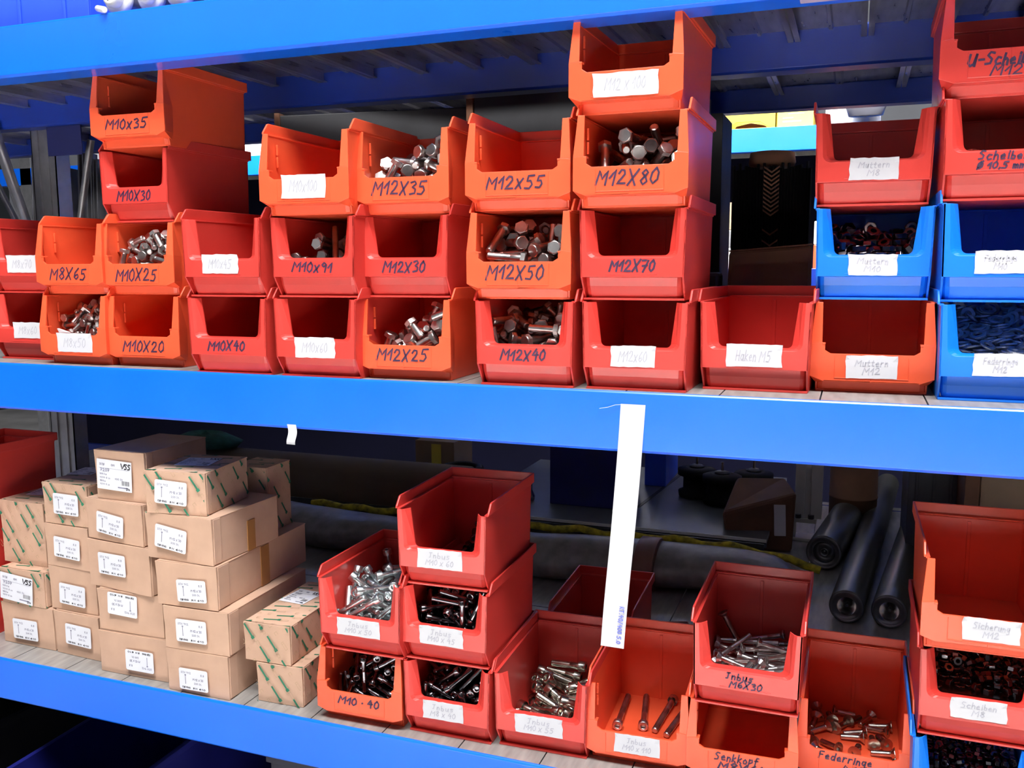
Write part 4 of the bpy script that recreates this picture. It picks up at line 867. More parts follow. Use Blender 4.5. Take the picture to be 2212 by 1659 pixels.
# resting places of the loose screws, nuts and washers inside their bins (position, rotation), settled under gravity
SIM = {
 'c1.0': ('hex', (0.008, 0.03, 0.013, 0.0053), (317,380,545,80,63,149,-250,470,517,141,72,64,63,474,602,134,74,-118,-74,432,579,-56,-47,35,168,390,514,-78,18,173,-40,382,693,-81,-65,166,-410,674,532,86,58,-172,-213,257,375,-172,-1,49,-5,268,547,150,8,-96,-347,390,573,-134,62,126,-197,326,693,18,-43,-158,-458,354,663,-96,-12,89,-512,581,721,-137,-21,49,-256,547,728,72,44,-61,351,361,662,-90,-12,125,269,429,726,-61,51,149,417,370,769,75,-47,-44,-581,449,798,-96,6,-174,-448,715,865,52,47,-37,-356,560,861,102,7,168,-540,824,918,-60,32,-177,346,319,924,68,-67,-76,-274,854,1033,89,-45,8,-336,850,905,-25,51,-162,-451,1180,1043,-54,74,110,-273,355,818,38,32,137,-74,449,873,49,1,-45,-44,854,1043,-80,-21,150,50,374,903,135,24,38,), (59,526,457,111,-46,-53,128,425,372,-76,8,162,-322,424,394,-31,75,55,-481,549,474,93,2,12,325,385,418,-65,-83,-176,441,253,685,175,-11,180,-408,600,641,91,65,-20,-429,774,719,116,5,180,-247,704,693,109,-23,124,116,468,716,144,-50,75,-584,837,799,-88,18,-173,-91,592,773,-16,56,-168,335,559,778,-92,-34,-87,-493,1224,906,-85,-47,-153,-188,828,945,86,-75,-169,214,461,866,93,-76,-113,)),
 'c2.1': ('hex', (0.01, 0.025, 0.016, 0.0064), (-92,359,516,-82,-1,-29,208,269,576,-76,-22,77,-135,365,659,-93,13,-174,404,280,672,-1,31,178,138,415,695,67,39,33,-253,374,572,92,-16,-15,-14,387,748,-75,10,16,318,363,918,-40,6,-145,-406,446,563,58,46,-75,-415,471,729,-36,-53,46,110,500,890,76,24,-162,-243,596,783,61,-53,-65,-154,348,803,98,-52,-143,40,325,870,-53,2,49,-124,556,906,33,54,-77,-239,270,902,-111,19,74,-560,270,615,7,-13,-173,187,269,924,-35,-9,65,), (39,375,406,70,-43,4,-466,367,439,100,46,-96,454,364,854,106,10,-163,220,537,728,-57,82,86,-462,595,534,-81,-53,102,-298,611,639,105,43,114,189,547,1023,-81,2,-7,312,515,953,-27,-31,-153,)),
 'c4.1': ('hex', (0.01, 0.09, 0.016, 0.0064), (-101,874,582,70,-75,20,-273,689,618,106,44,10,-485,688,562,-87,14,-174,-138,780,729,-77,-43,173,-189,1048,810,49,-74,32,-277,1993,594,39,3,-90,38,1076,511,-75,15,-172,41,587,771,133,-26,9,234,608,738,79,30,-148,), (-465,832,290,86,-70,7,-413,1577,319,-117,-68,24,-575,723,199,100,-29,173,-421,1576,479,-111,-66,20,-176,326,299,133,-55,62,-576,1674,393,-3,48,-91,-575,924,391,85,30,176,-238,873,443,100,36,1,84,968,100,86,-60,11,-285,919,263,112,-37,-24,-150,915,207,-94,59,-179,-76,1186,123,92,60,-171,-301,1576,402,-101,49,-13,-286,1199,593,-30,79,52,-74,1492,308,-50,68,-143,-76,685,369,75,-14,-1,-53,1641,683,29,20,-10,-16,1485,563,57,-15,9,54,688,316,52,-69,36,413,1304,701,-90,-30,177,576,596,621,-178,43,90,88,1472,685,-46,-35,154,182,1508,422,-90,46,180,255,1151,204,81,-15,-4,351,1158,320,-80,-62,-6,233,928,680,-23,-67,-70,416,713,408,-94,79,172,210,681,445,125,53,33,335,975,524,83,36,0,456,1130,546,96,-78,-179,)),
 'c5.0': ('hex', (0.012, 0.025, 0.018, 0.0075), (294,426,463,-65,21,-24,-374,541,393,-37,-52,159,210,277,559,8,-61,180,-196,277,413,8,50,180,374,458,730,12,-58,67,548,370,802,-87,-44,173,-496,414,512,16,17,37,-46,381,508,50,-25,0,454,299,965,-59,45,-65,174,577,497,8,60,-112,209,487,715,103,26,174,-127,486,637,-146,-11,19,15,603,660,25,30,-32,18,762,738,8,-20,105,-419,586,559,66,-26,98,-136,1351,771,-32,-16,24,191,644,957,-8,25,38,-218,836,721,142,-65,-127,24,294,739,-9,39,161,), (-242,377,279,-93,-44,105,390,362,330,89,39,0,541,366,628,-94,-16,1,182,757,676,168,-11,-153,)),
 'c5.2': ('hex', (0.012, 0.035, 0.018, 0.0075), (-370,406,424,-19,22,41,339,426,515,-103,24,-180,-139,435,632,88,2,30,-562,558,493,61,27,-8,-22,581,570,58,-24,-130,330,680,747,-56,41,9,157,427,597,106,36,15,426,321,663,66,-8,-103,-312,281,610,12,-29,168,-35,872,702,-100,-40,-92,103,419,753,71,-36,-169,-506,532,698,-67,21,-147,560,428,829,176,-78,-90,397,433,868,74,-29,-5,196,862,863,89,69,-17,474,403,1024,9,73,134,-302,1278,897,84,29,-104,216,430,885,-84,-41,152,-215,551,798,124,76,119,), (-420,500,244,142,37,-47,401,555,369,-29,-69,-40,-108,427,460,-101,-20,-137,70,595,400,-60,-16,-1,-561,426,349,78,-33,12,247,812,613,-21,-61,-85,-382,1423,775,-70,-78,38,-196,1172,741,84,46,-41,-1,845,865,-65,1,-5,)),
 'c6.0': ('hex', (0.012, 0.04, 0.018, 0.0075), (-559,702,479,-76,-40,176,58,509,443,61,43,28,-137,494,598,-2,-78,40,17,1010,586,-157,-81,-29,-74,1664,795,68,-74,-30,-414,618,610,-115,-22,1,-439,1541,775,111,13,50,-46,743,589,92,-24,-65,62,454,636,-97,-34,151,-383,946,652,112,-49,-117,-306,1989,872,-72,30,-85,-46,689,763,-88,-57,0,-495,554,894,90,-54,157,-186,1758,898,92,-52,-71,-551,346,581,172,3,129,154,1176,904,168,19,-71,-384,1870,967,-176,74,0,-328,620,752,-19,69,-114,-149,1190,706,-6,25,11,353,450,613,-109,-58,-166,-557,667,733,51,65,138,-336,867,875,-38,66,93,-383,1061,769,-54,64,-67,156,1021,758,-81,-26,83,-557,1314,936,70,-46,21,553,448,799,-97,11,171,-321,1212,731,22,18,112,113,696,808,-83,-63,174,57,1397,928,-52,12,87,493,667,942,127,80,14,190,364,788,96,-65,80,), (235,620,308,96,-74,-16,-291,569,386,93,43,166,-164,440,361,14,-51,61,65,1025,355,54,28,129,66,639,267,116,-47,-37,390,448,436,-63,77,11,512,605,624,99,30,14,-390,1889,728,-102,-29,101,-247,1586,610,-141,-65,111,97,695,459,-68,-52,-130,-96,1026,411,-46,-50,-49,-254,1749,686,107,-27,90,-396,1303,548,-128,-83,128,-557,1500,627,36,44,-36,-345,980,495,-56,73,-90,314,1225,799,1,-37,-120,13,1407,751,-170,62,-158,456,756,797,73,-59,-175,281,701,772,-91,-24,2,)),
 'c6.1': ('hex', (0.012, 0.05, 0.018, 0.0075), (229,446,315,-30,-16,73,356,519,510,66,73,-43,-343,875,478,-35,63,-168,-132,454,452,-25,-58,-93,-166,804,664,-91,-55,-101,-25,1254,666,26,29,-56,-218,1208,705,70,2,5,219,810,782,166,-11,-41,216,1088,659,-170,20,-156,-341,497,621,-102,-69,90,-242,1118,922,-61,-1,-158,406,511,670,-5,81,-91,-556,1004,746,85,53,1,-281,282,579,106,-72,80,-120,631,730,-53,45,-71,551,670,833,-88,-32,174,-231,485,787,91,-7,40,-151,656,894,63,33,-6,-84,1453,1004,-85,24,21,-290,1708,874,-79,-9,55,234,512,732,131,69,11,-558,1084,936,82,44,170,384,898,944,87,-48,5,-522,535,840,-46,-24,-34,-407,1039,830,-84,61,-164,), (424,276,326,146,-15,-117,392,718,288,90,52,-134,-335,1078,267,-56,77,143,324,578,354,-82,8,51,74,690,207,65,-11,-14,-147,594,338,-124,54,108,558,643,430,-66,48,-167,-291,815,323,-44,69,-177,-564,1162,567,93,30,5,-6,1173,487,-99,-26,-64,-130,961,610,-102,-77,-82,-325,499,458,123,-63,-47,-218,1583,672,-140,33,-128,-402,1377,648,87,59,-1,-558,1680,832,-36,35,-135,565,526,651,-176,-80,90,302,956,703,-163,12,-158,-187,1464,780,-21,50,152,131,1450,536,141,-49,140,379,1247,511,-166,-28,66,134,1461,729,-56,3,174,277,1370,704,129,2,177,-203,1830,692,-75,80,109,)),
 'c7.2': ('hex', (0.012, 0.08, 0.018, 0.0075), (-297,812,383,32,35,64,-312,597,519,125,-73,-179,-223,489,358,17,66,-3,444,840,478,60,-32,30,-119,1076,471,69,-14,-82,-467,501,551,-31,-21,-13,15,1131,602,93,36,46,-468,1528,541,51,24,0,-254,764,844,-34,77,70,-565,604,468,142,18,25,135,669,548,-57,-12,-144,-326,836,702,-144,-65,-87,59,842,783,79,64,5,-65,646,762,-97,-4,-164,118,1393,640,120,31,123,357,1122,598,35,-40,50,196,908,853,122,-17,167,-54,704,933,88,43,-15,226,1324,818,173,61,-170,379,1474,879,61,20,0,-58,1388,993,-97,-26,107,566,1044,931,2,79,-90,27,1963,1080,-167,86,-166,-216,1697,845,-105,28,113,), (220,582,110,88,1,56,-251,714,116,86,-38,54,-198,1321,116,-86,40,70,209,621,274,-90,-39,70,-204,972,169,-102,59,54,-101,274,118,-2,87,0,-194,1069,307,-77,27,90,-192,1227,252,86,21,-101,-194,413,220,-69,34,-95,206,483,369,-97,38,-121,231,876,114,87,10,52,411,602,424,-112,27,15,562,1162,280,80,19,-6,-194,1275,416,10,-73,-5,-192,1431,340,-35,-76,37,-566,1982,475,-2,3,-90,10,1326,510,86,-24,-134,485,1187,454,-27,-54,131,-13,1615,275,92,55,-84,-90,1719,473,-53,70,87,67,1544,619,-59,-21,94,-52,1741,670,82,-27,-96,562,1652,481,7,-6,21,471,1781,688,169,-12,-155,-88,1947,570,13,-40,-23,)),
 'l1.1': ('soc', (0.01, 0.06, 0.016, 0.01), (117,803,364,-149,-83,-126,-163,758,389,71,-67,28,-303,741,403,-83,-6,-176,-238,1027,483,77,21,12,-218,1469,460,179,-31,70,-575,707,351,-177,-78,-90,296,493,473,-77,-51,61,-496,512,569,138,19,43,-575,1427,578,-14,-44,114,-328,1190,730,-23,-24,63,-406,993,562,91,20,-9,-397,1790,479,-157,31,-122,-514,2001,721,9,0,-75,-431,943,707,-80,-20,179,209,604,769,126,18,172,-78,446,612,-97,22,51,-575,853,764,19,-21,-139,177,1005,534,-83,61,175,90,535,681,-47,-51,70,-144,851,829,-80,-48,55,222,412,587,-127,8,114,-222,1039,721,-171,-75,-113,-264,734,818,-39,36,135,-307,1621,738,84,-6,-140,-62,266,688,51,-25,112,-308,266,675,160,53,-28,48,1349,786,-43,16,124,369,726,825,80,31,-18,-109,1541,925,74,37,64,64,1118,1003,96,-61,-45,276,747,1012,-76,-80,-175,34,521,916,85,-31,-39,), (-61,652,101,63,-84,178,-575,715,99,80,-74,13,-63,1415,259,97,-47,85,259,926,196,71,9,147,-209,670,100,-87,15,-23,-326,755,99,80,-73,172,193,679,227,-159,69,84,173,1126,252,87,28,-46,-166,1280,261,-19,-80,19,-282,2001,199,105,15,-83,571,265,388,179,3,-77,-283,1139,249,63,-76,-59,151,367,339,-19,-63,-173,-575,1552,226,101,75,-172,-436,1740,299,-122,28,-165,307,586,185,-107,-42,-2,-283,1984,342,-65,-59,-117,437,602,258,-85,29,177,-269,843,250,-89,-51,70,-407,1440,442,31,-62,25,-272,498,279,104,-28,-148,446,871,373,-73,77,-4,-447,815,395,-80,42,10,-194,1736,413,14,51,-123,-60,1291,402,-88,-40,-5,-30,1765,438,47,-7,-43,575,710,426,64,-39,-160,260,1010,418,-101,-49,3,467,702,531,-13,80,-86,576,555,736,-69,-13,172,-78,1202,573,-108,85,-14,495,940,685,91,-19,-17,58,1077,491,97,-1,-14,67,1498,728,-123,10,-76,356,1042,680,6,70,-123,199,1122,665,69,47,-52,312,1372,718,-106,13,-41,544,824,851,-73,53,-175,362,1203,732,108,3,140,276,1087,917,-81,-12,-156,-126,1820,744,72,0,82,)),
 'l1.0': ('soc', (0.008, 0.05, 0.013, 0.008), (182,699,217,-73,28,142,-382,646,263,47,41,39,156,454,420,-85,26,77,51,391,291,91,75,101,6,253,300,30,66,-151,162,343,460,-101,1,-107,400,331,536,51,5,-76,12,901,460,-58,-20,10,-353,510,314,-149,70,11,190,559,399,93,-28,-111,121,306,357,109,-13,79,344,561,502,58,-49,-17,48,472,695,127,-19,-8,-562,341,327,177,1,-68,288,667,486,-71,-39,120,-400,600,647,-65,-39,13,-388,502,426,103,16,-130,-587,1377,622,92,33,4,-488,433,306,-178,-36,-51,319,466,672,-114,64,9,-376,666,555,-126,-71,-102,-75,252,703,0,4,136,-397,254,312,-25,7,-69,199,505,751,-80,-36,-154,-452,477,569,-177,76,-66,6,591,621,89,82,-30,-6,790,665,-100,-38,152,-336,757,683,78,13,-163,-124,807,782,61,71,167,-318,479,712,109,-11,22,12,510,865,-120,7,114,-236,782,786,-79,-11,18,452,563,910,-138,-77,-132,366,313,962,121,15,-70,21,491,992,89,45,31,), (132,828,87,-86,-36,50,135,976,87,-86,-38,45,-282,811,88,85,-54,-89,-128,898,218,-91,-19,124,297,523,87,-86,-36,46,295,986,164,-67,34,149,515,254,409,-173,17,16,224,430,87,87,13,-127,-346,600,86,80,75,81,-121,564,223,88,-19,-46,-8,442,175,105,-15,-75,-329,484,88,86,-48,-85,-444,1350,344,-95,-5,-145,-186,979,274,-89,-19,118,-197,649,211,-79,-82,-58,-425,1116,595,178,70,56,348,604,308,-95,29,-155,-47,252,87,79,-75,103,88,335,193,-84,69,110,-33,908,350,-93,52,149,-373,705,374,-134,40,36,427,691,336,91,-19,-154,127,931,470,-169,-72,-85,588,719,484,-100,46,170,-142,944,377,72,-37,157,-539,1241,400,-19,-49,-82,-347,810,436,95,-38,-92,488,637,550,-97,-79,15,-469,1214,545,57,47,124,-81,812,561,73,25,-131,413,509,614,-175,86,-69,-380,1488,783,91,23,10,-480,1394,693,-91,17,5,-166,735,540,72,-63,-103,277,1069,452,52,63,-39,-98,959,629,-69,1,52,2,1016,733,42,-60,42,210,1140,520,-64,-34,158,97,997,841,-56,23,175,332,627,724,84,-20,37,187,886,810,-117,55,-41,364,892,677,59,-7,17,513,763,719,149,73,-112,300,727,851,-52,-14,179,588,834,949,61,12,-10,524,788,863,173,74,-84,)),
 'l2.0': ('soc', (0.008, 0.045, 0.013, 0.008), (-453,824,373,76,-22,-16,-351,771,391,-113,6,-26,90,784,233,66,-22,10,-260,696,312,168,72,54,51,1060,268,-119,-62,179,-436,473,334,2,-57,-145,271,403,384,-42,63,135,-496,920,546,48,-57,17,-468,254,490,-178,-4,112,-513,1043,689,-72,17,170,181,255,285,5,-29,-18,-588,369,424,25,19,138,-180,490,472,-94,-15,143,274,577,582,-84,38,13,-138,920,490,-30,-60,124,-353,753,611,-69,-41,139,138,597,566,82,-66,10,-409,982,714,31,35,-52,227,252,452,-23,-4,73,214,520,667,-89,-36,-164,25,523,584,82,-37,2,-358,975,578,-53,-34,130,-390,676,769,109,-30,55,396,471,644,-127,62,155,-336,554,569,128,-51,-63,-135,747,739,126,-9,145,-99,551,679,92,31,151,-231,375,583,65,-27,-78,307,523,740,78,52,10,-295,678,862,-144,86,-74,85,880,747,62,-10,-60,390,603,831,95,-23,-169,83,728,783,81,-28,-44,208,742,852,-63,2,-16,-164,464,808,-52,-8,-106,40,392,811,164,-55,-123,241,482,837,-45,-20,-76,32,510,786,25,-44,-169,78,782,889,-103,36,-31,), (-235,562,87,79,-73,56,-246,756,87,86,-45,51,239,826,97,90,-75,-15,-76,925,87,86,45,45,-223,625,185,67,66,27,-327,456,97,-90,-10,-147,-556,680,244,-104,12,-14,318,696,198,80,63,-38,-110,679,216,92,30,-130,459,480,232,-121,-45,-179,-378,351,184,-145,-65,163,54,1217,195,-124,-46,171,214,1088,308,85,-23,-10,-418,796,264,133,-65,124,350,788,299,80,3,-31,-92,775,133,99,30,-129,100,403,314,112,-4,75,-588,795,481,-135,68,-46,-14,1316,237,85,74,-47,-83,292,184,33,-59,-29,-246,938,441,-61,-49,153,-39,1097,335,84,25,160,-584,1262,558,82,-45,8,28,358,235,-28,54,150,347,649,476,91,85,173,-532,912,317,172,-84,82,588,459,447,-159,-57,-118,262,869,411,-69,51,-174,-221,480,341,89,-44,-52,-369,1003,436,-70,29,175,53,252,275,-8,35,162,56,932,348,-108,-64,174,501,351,506,-170,-30,-157,115,765,449,87,35,-20,-73,865,411,93,65,-22,-306,1177,658,-17,44,-162,507,731,622,82,6,4,-252,1224,751,136,-31,148,-179,1158,522,27,-33,15,-142,995,584,53,-24,-21,587,267,688,-1,-7,-53,104,1056,482,-84,-65,153,66,1038,598,-103,-28,13,-446,1233,891,65,4,-3,-71,1127,616,40,32,-31,481,598,759,99,-36,-178,-19,1102,792,127,-25,170,-429,1275,747,77,25,-43,410,867,929,-45,-75,98,)),
 'l2.1': ('soc', (0.008, 0.05, 0.013, 0.008), (-165,416,307,25,-15,-87,-235,535,321,170,25,72,-240,782,445,28,19,-95,-480,578,355,82,-13,5,-496,719,638,-54,15,31,-306,882,432,-84,59,-60,-140,654,495,-25,-22,-34,-588,903,340,-57,-11,-10,-397,858,853,-31,-17,-168,212,784,640,87,12,98,-112,355,460,87,-44,-68,-159,560,561,-2,-35,-52,-4,747,505,-50,41,-163,-495,557,645,-131,-37,-126,-545,1247,590,-47,-34,145,-471,595,782,58,-7,-150,98,630,596,31,-11,-104,79,386,567,-40,-43,39,109,939,658,-32,20,-161,-295,787,805,-51,13,-143,144,567,722,-99,-51,175,-337,583,602,0,-2,150,332,643,654,-136,35,113,-184,823,804,24,-54,94,-270,880,869,19,-47,101,-587,466,463,-5,5,-111,-158,397,564,-41,71,165,221,990,638,-19,13,-154,10,488,828,-112,10,163,-344,1006,951,-73,-5,72,417,253,549,-34,13,-66,-588,254,326,3,0,135,369,374,500,0,36,134,-24,325,905,140,75,157,399,984,891,-113,6,153,-274,447,756,-87,-80,129,43,461,945,139,-63,70,435,312,870,160,-15,-116,207,253,691,-2,2,32,277,709,1024,99,-17,-5,), (-95,525,88,87,-8,-108,-62,689,128,42,75,-1,-431,956,124,95,-48,29,-121,623,204,64,-77,-120,-323,694,398,17,-65,-17,-450,494,86,-79,75,13,-470,779,224,85,-45,31,-487,1091,240,17,-82,97,-588,740,87,86,45,0,-301,328,305,51,-67,113,587,470,410,172,-45,105,-510,1168,357,-94,-54,17,6,612,271,100,49,-172,-280,1148,307,101,81,35,128,761,246,-49,-65,141,-43,812,365,-63,-64,164,186,987,398,120,-17,-143,-478,959,506,118,-41,133,-142,1141,360,-51,1,131,477,492,229,-97,-12,-157,181,257,282,-12,38,156,-184,252,223,95,50,97,-424,447,200,-116,-33,-123,-145,895,552,-80,-44,89,-458,1276,473,-43,-44,141,311,594,465,-66,73,65,-442,1495,505,5,-32,11,-588,1270,710,9,44,-73,350,407,333,-89,-33,89,-153,1120,542,-45,-25,169,330,1085,491,13,9,-30,310,907,593,88,45,103,587,649,722,34,49,135,477,627,750,32,19,159,4,994,653,-12,-7,154,200,1093,683,9,19,-92,7,1082,827,11,-5,90,100,1145,800,-175,7,28,157,1251,689,149,44,-62,-352,1298,572,30,-5,-37,-449,1366,641,18,18,-103,454,400,600,38,-16,-133,346,1191,610,-38,12,-115,495,514,825,-30,-28,-16,277,1023,964,87,7,-165,-385,1117,872,-54,21,75,587,494,905,-162,-85,-111,587,666,1025,85,-80,3,-60,918,1003,-85,60,-83,)),
 'l2.2': ('soc', (0.01, 0.06, 0.016, 0.01), (53,1708,231,-19,-63,94,-128,1364,100,-86,-45,174,-9,1853,276,132,-42,-113,-267,1375,99,-79,75,6,78,1999,352,103,-39,-95,107,2000,499,-8,-80,-175,), (82,1603,99,-80,-72,-158,322,1708,100,86,33,-173,316,1584,253,-51,75,-162,44,2001,201,106,14,-83,167,1589,260,80,-76,170,)),
 'l3.0': ('soc', (0.012, 0.05, 0.018, 0.012), (-452,1176,111,85,46,-163,-101,1056,209,64,-29,-87,-323,715,290,-88,39,66,-154,809,287,72,-40,78,-73,950,327,133,56,119,-392,1694,265,21,50,-109,-73,1212,182,69,-34,-93,319,1393,275,69,67,60,183,1256,256,-98,-57,-103,338,971,373,72,-24,-61,247,1695,370,-78,-44,-76,-313,1913,254,-79,6,95,331,1558,425,164,-84,-143,-307,1508,242,-57,-22,113,165,1820,303,-25,-69,-117,-216,1686,287,-47,8,147,-14,1172,326,-64,-19,58,-296,1821,388,71,-13,-81,-183,1990,381,-95,-15,-92,-100,1990,540,-88,-15,-94,), (-422,1569,111,-87,-15,26,43,557,184,107,44,-159,-196,860,110,-77,75,-156,306,1990,111,-87,-15,92,244,807,111,-87,-15,172,94,1324,111,87,18,-108,323,1529,110,78,74,83,-454,701,110,77,-75,-148,319,1691,110,-77,-75,-91,-336,540,250,92,16,62,319,1610,249,-59,73,-51,298,1839,175,-76,-15,-81,392,753,251,46,74,-51,-325,1990,111,-87,-18,92,)),
 'l5.1': ('csk', (0.008, 0.058, 0.0165, 0.006), (-287,1073,94,85,45,33,-311,1458,94,86,15,-105,-120,1573,94,86,3,-124,-385,991,94,-86,15,38,311,1960,94,85,36,75,311,1525,94,85,-37,78,-316,1563,182,86,4,-114,-323,1511,299,-114,26,125,-325,1891,93,-76,-75,-85,199,1721,93,78,-72,107,75,1232,215,-75,-53,69,-200,968,244,78,54,-119,249,1838,190,99,24,-81,-420,2006,334,-4,-28,16,246,958,211,55,-70,118,316,1623,180,-86,12,-92,312,1732,252,-42,80,-37,-113,1093,257,74,-37,90,274,1085,206,74,-5,94,-124,616,264,101,21,-15,306,2007,214,-81,-16,-96,2,600,297,81,-22,163,320,1413,220,62,-63,90,271,1298,284,59,-29,85,-16,1776,293,-92,-54,101,90,1534,296,-90,-1,108,59,2006,287,-8,73,-12,324,1465,346,73,-20,-78,-315,1892,221,-105,-76,108,), (-208,470,94,86,-15,-111,311,1028,93,78,-72,118,90,1183,94,-86,8,89,312,898,94,86,-14,100,307,633,208,-78,-7,-105,59,510,94,-86,-15,46,268,1291,112,-90,-18,-92,314,765,189,-68,-12,-95,-323,584,234,65,-64,11,316,506,264,39,-73,119,174,314,261,46,58,44,)),
 'l6.0': ('csk', (0.009, 0.028, 0.019, 0.006), (-398,639,102,82,15,-125,-313,892,101,61,-73,76,-476,1330,101,-61,73,-25,-491,1874,101,61,73,171,64,894,101,61,73,-39,36,1398,101,79,-44,111,36,1838,101,79,-44,-24,425,902,101,-61,73,-64,424,1287,102,-82,15,-157,410,1741,102,81,0,87,-571,1015,101,61,73,-20,-563,1530,101,61,73,141,-324,1790,101,-79,-44,-177,3,1244,102,-82,-15,-94,-168,1548,101,79,44,-34,-118,1994,101,79,44,-89,569,623,102,79,36,-15,292,1222,101,-61,73,-148,352,1590,102,82,15,69,202,1860,101,-79,44,-24,), ()),
 'c9.1': ('nut', (0.017, 0.008, 0.0088), (-268,300,539,90,-60,21,-88,736,623,-161,-29,-134,88,439,582,180,0,-94,361,529,545,70,58,41,328,719,582,-180,0,7,-363,549,563,-153,-23,-136,-98,398,582,0,0,-14,-54,769,703,160,28,43,202,577,582,0,0,146,460,607,643,-49,17,-72,338,778,670,180,0,47,543,1211,778,-144,45,136,-539,796,803,90,60,-7,-477,1711,886,164,-28,39,-292,662,682,122,7,42,-235,1298,876,158,32,151,-376,1537,848,0,0,-60,-324,1899,989,-38,47,-136,15,577,628,-156,30,158,-6,918,760,-180,0,-116,44,1120,803,93,-61,-76,-66,1626,889,-82,-18,179,204,635,670,180,0,-84,156,838,736,-144,17,-51,181,1037,815,-47,-37,-146,171,1780,887,174,20,-65,354,897,758,0,0,149,377,1127,848,-1,0,91,261,1215,803,-94,-61,58,338,1976,937,-176,-7,60,543,701,744,93,9,-178,543,946,759,-180,1,-64,556,1082,819,91,30,0,494,1311,882,138,59,-145,538,1380,834,-135,57,-48,544,2026,993,90,70,0,-355,751,720,153,41,71,-360,1017,824,82,18,-150,-550,1070,868,173,17,-153,-547,1246,970,14,-23,27,-540,1272,885,26,7,-44,-537,1705,953,29,-13,-61,-415,584,707,-86,28,-53,-196,880,785,169,-18,167,-164,1026,814,-112,11,149,-305,1543,936,0,0,10,-323,1720,972,-2,-24,-169,-142,1784,933,9,2,129,-372,2026,973,-90,-19,0,-174,550,672,0,0,37,1,986,896,154,37,-110,-43,1105,818,-93,60,105,92,1432,880,-55,4,-86,-28,1549,976,78,-51,10,6,1963,964,-2,-37,-128,), (-77,357,494,0,0,-84,103,374,494,0,0,-147,249,602,494,180,0,55,-133,1753,847,173,6,1,183,901,678,-155,32,-79,372,966,670,180,0,82,537,788,716,-84,60,-173,550,933,670,180,0,-38,194,1799,792,-175,-20,117,365,1127,759,-179,-1,-66,-180,1304,808,161,-34,40,)),
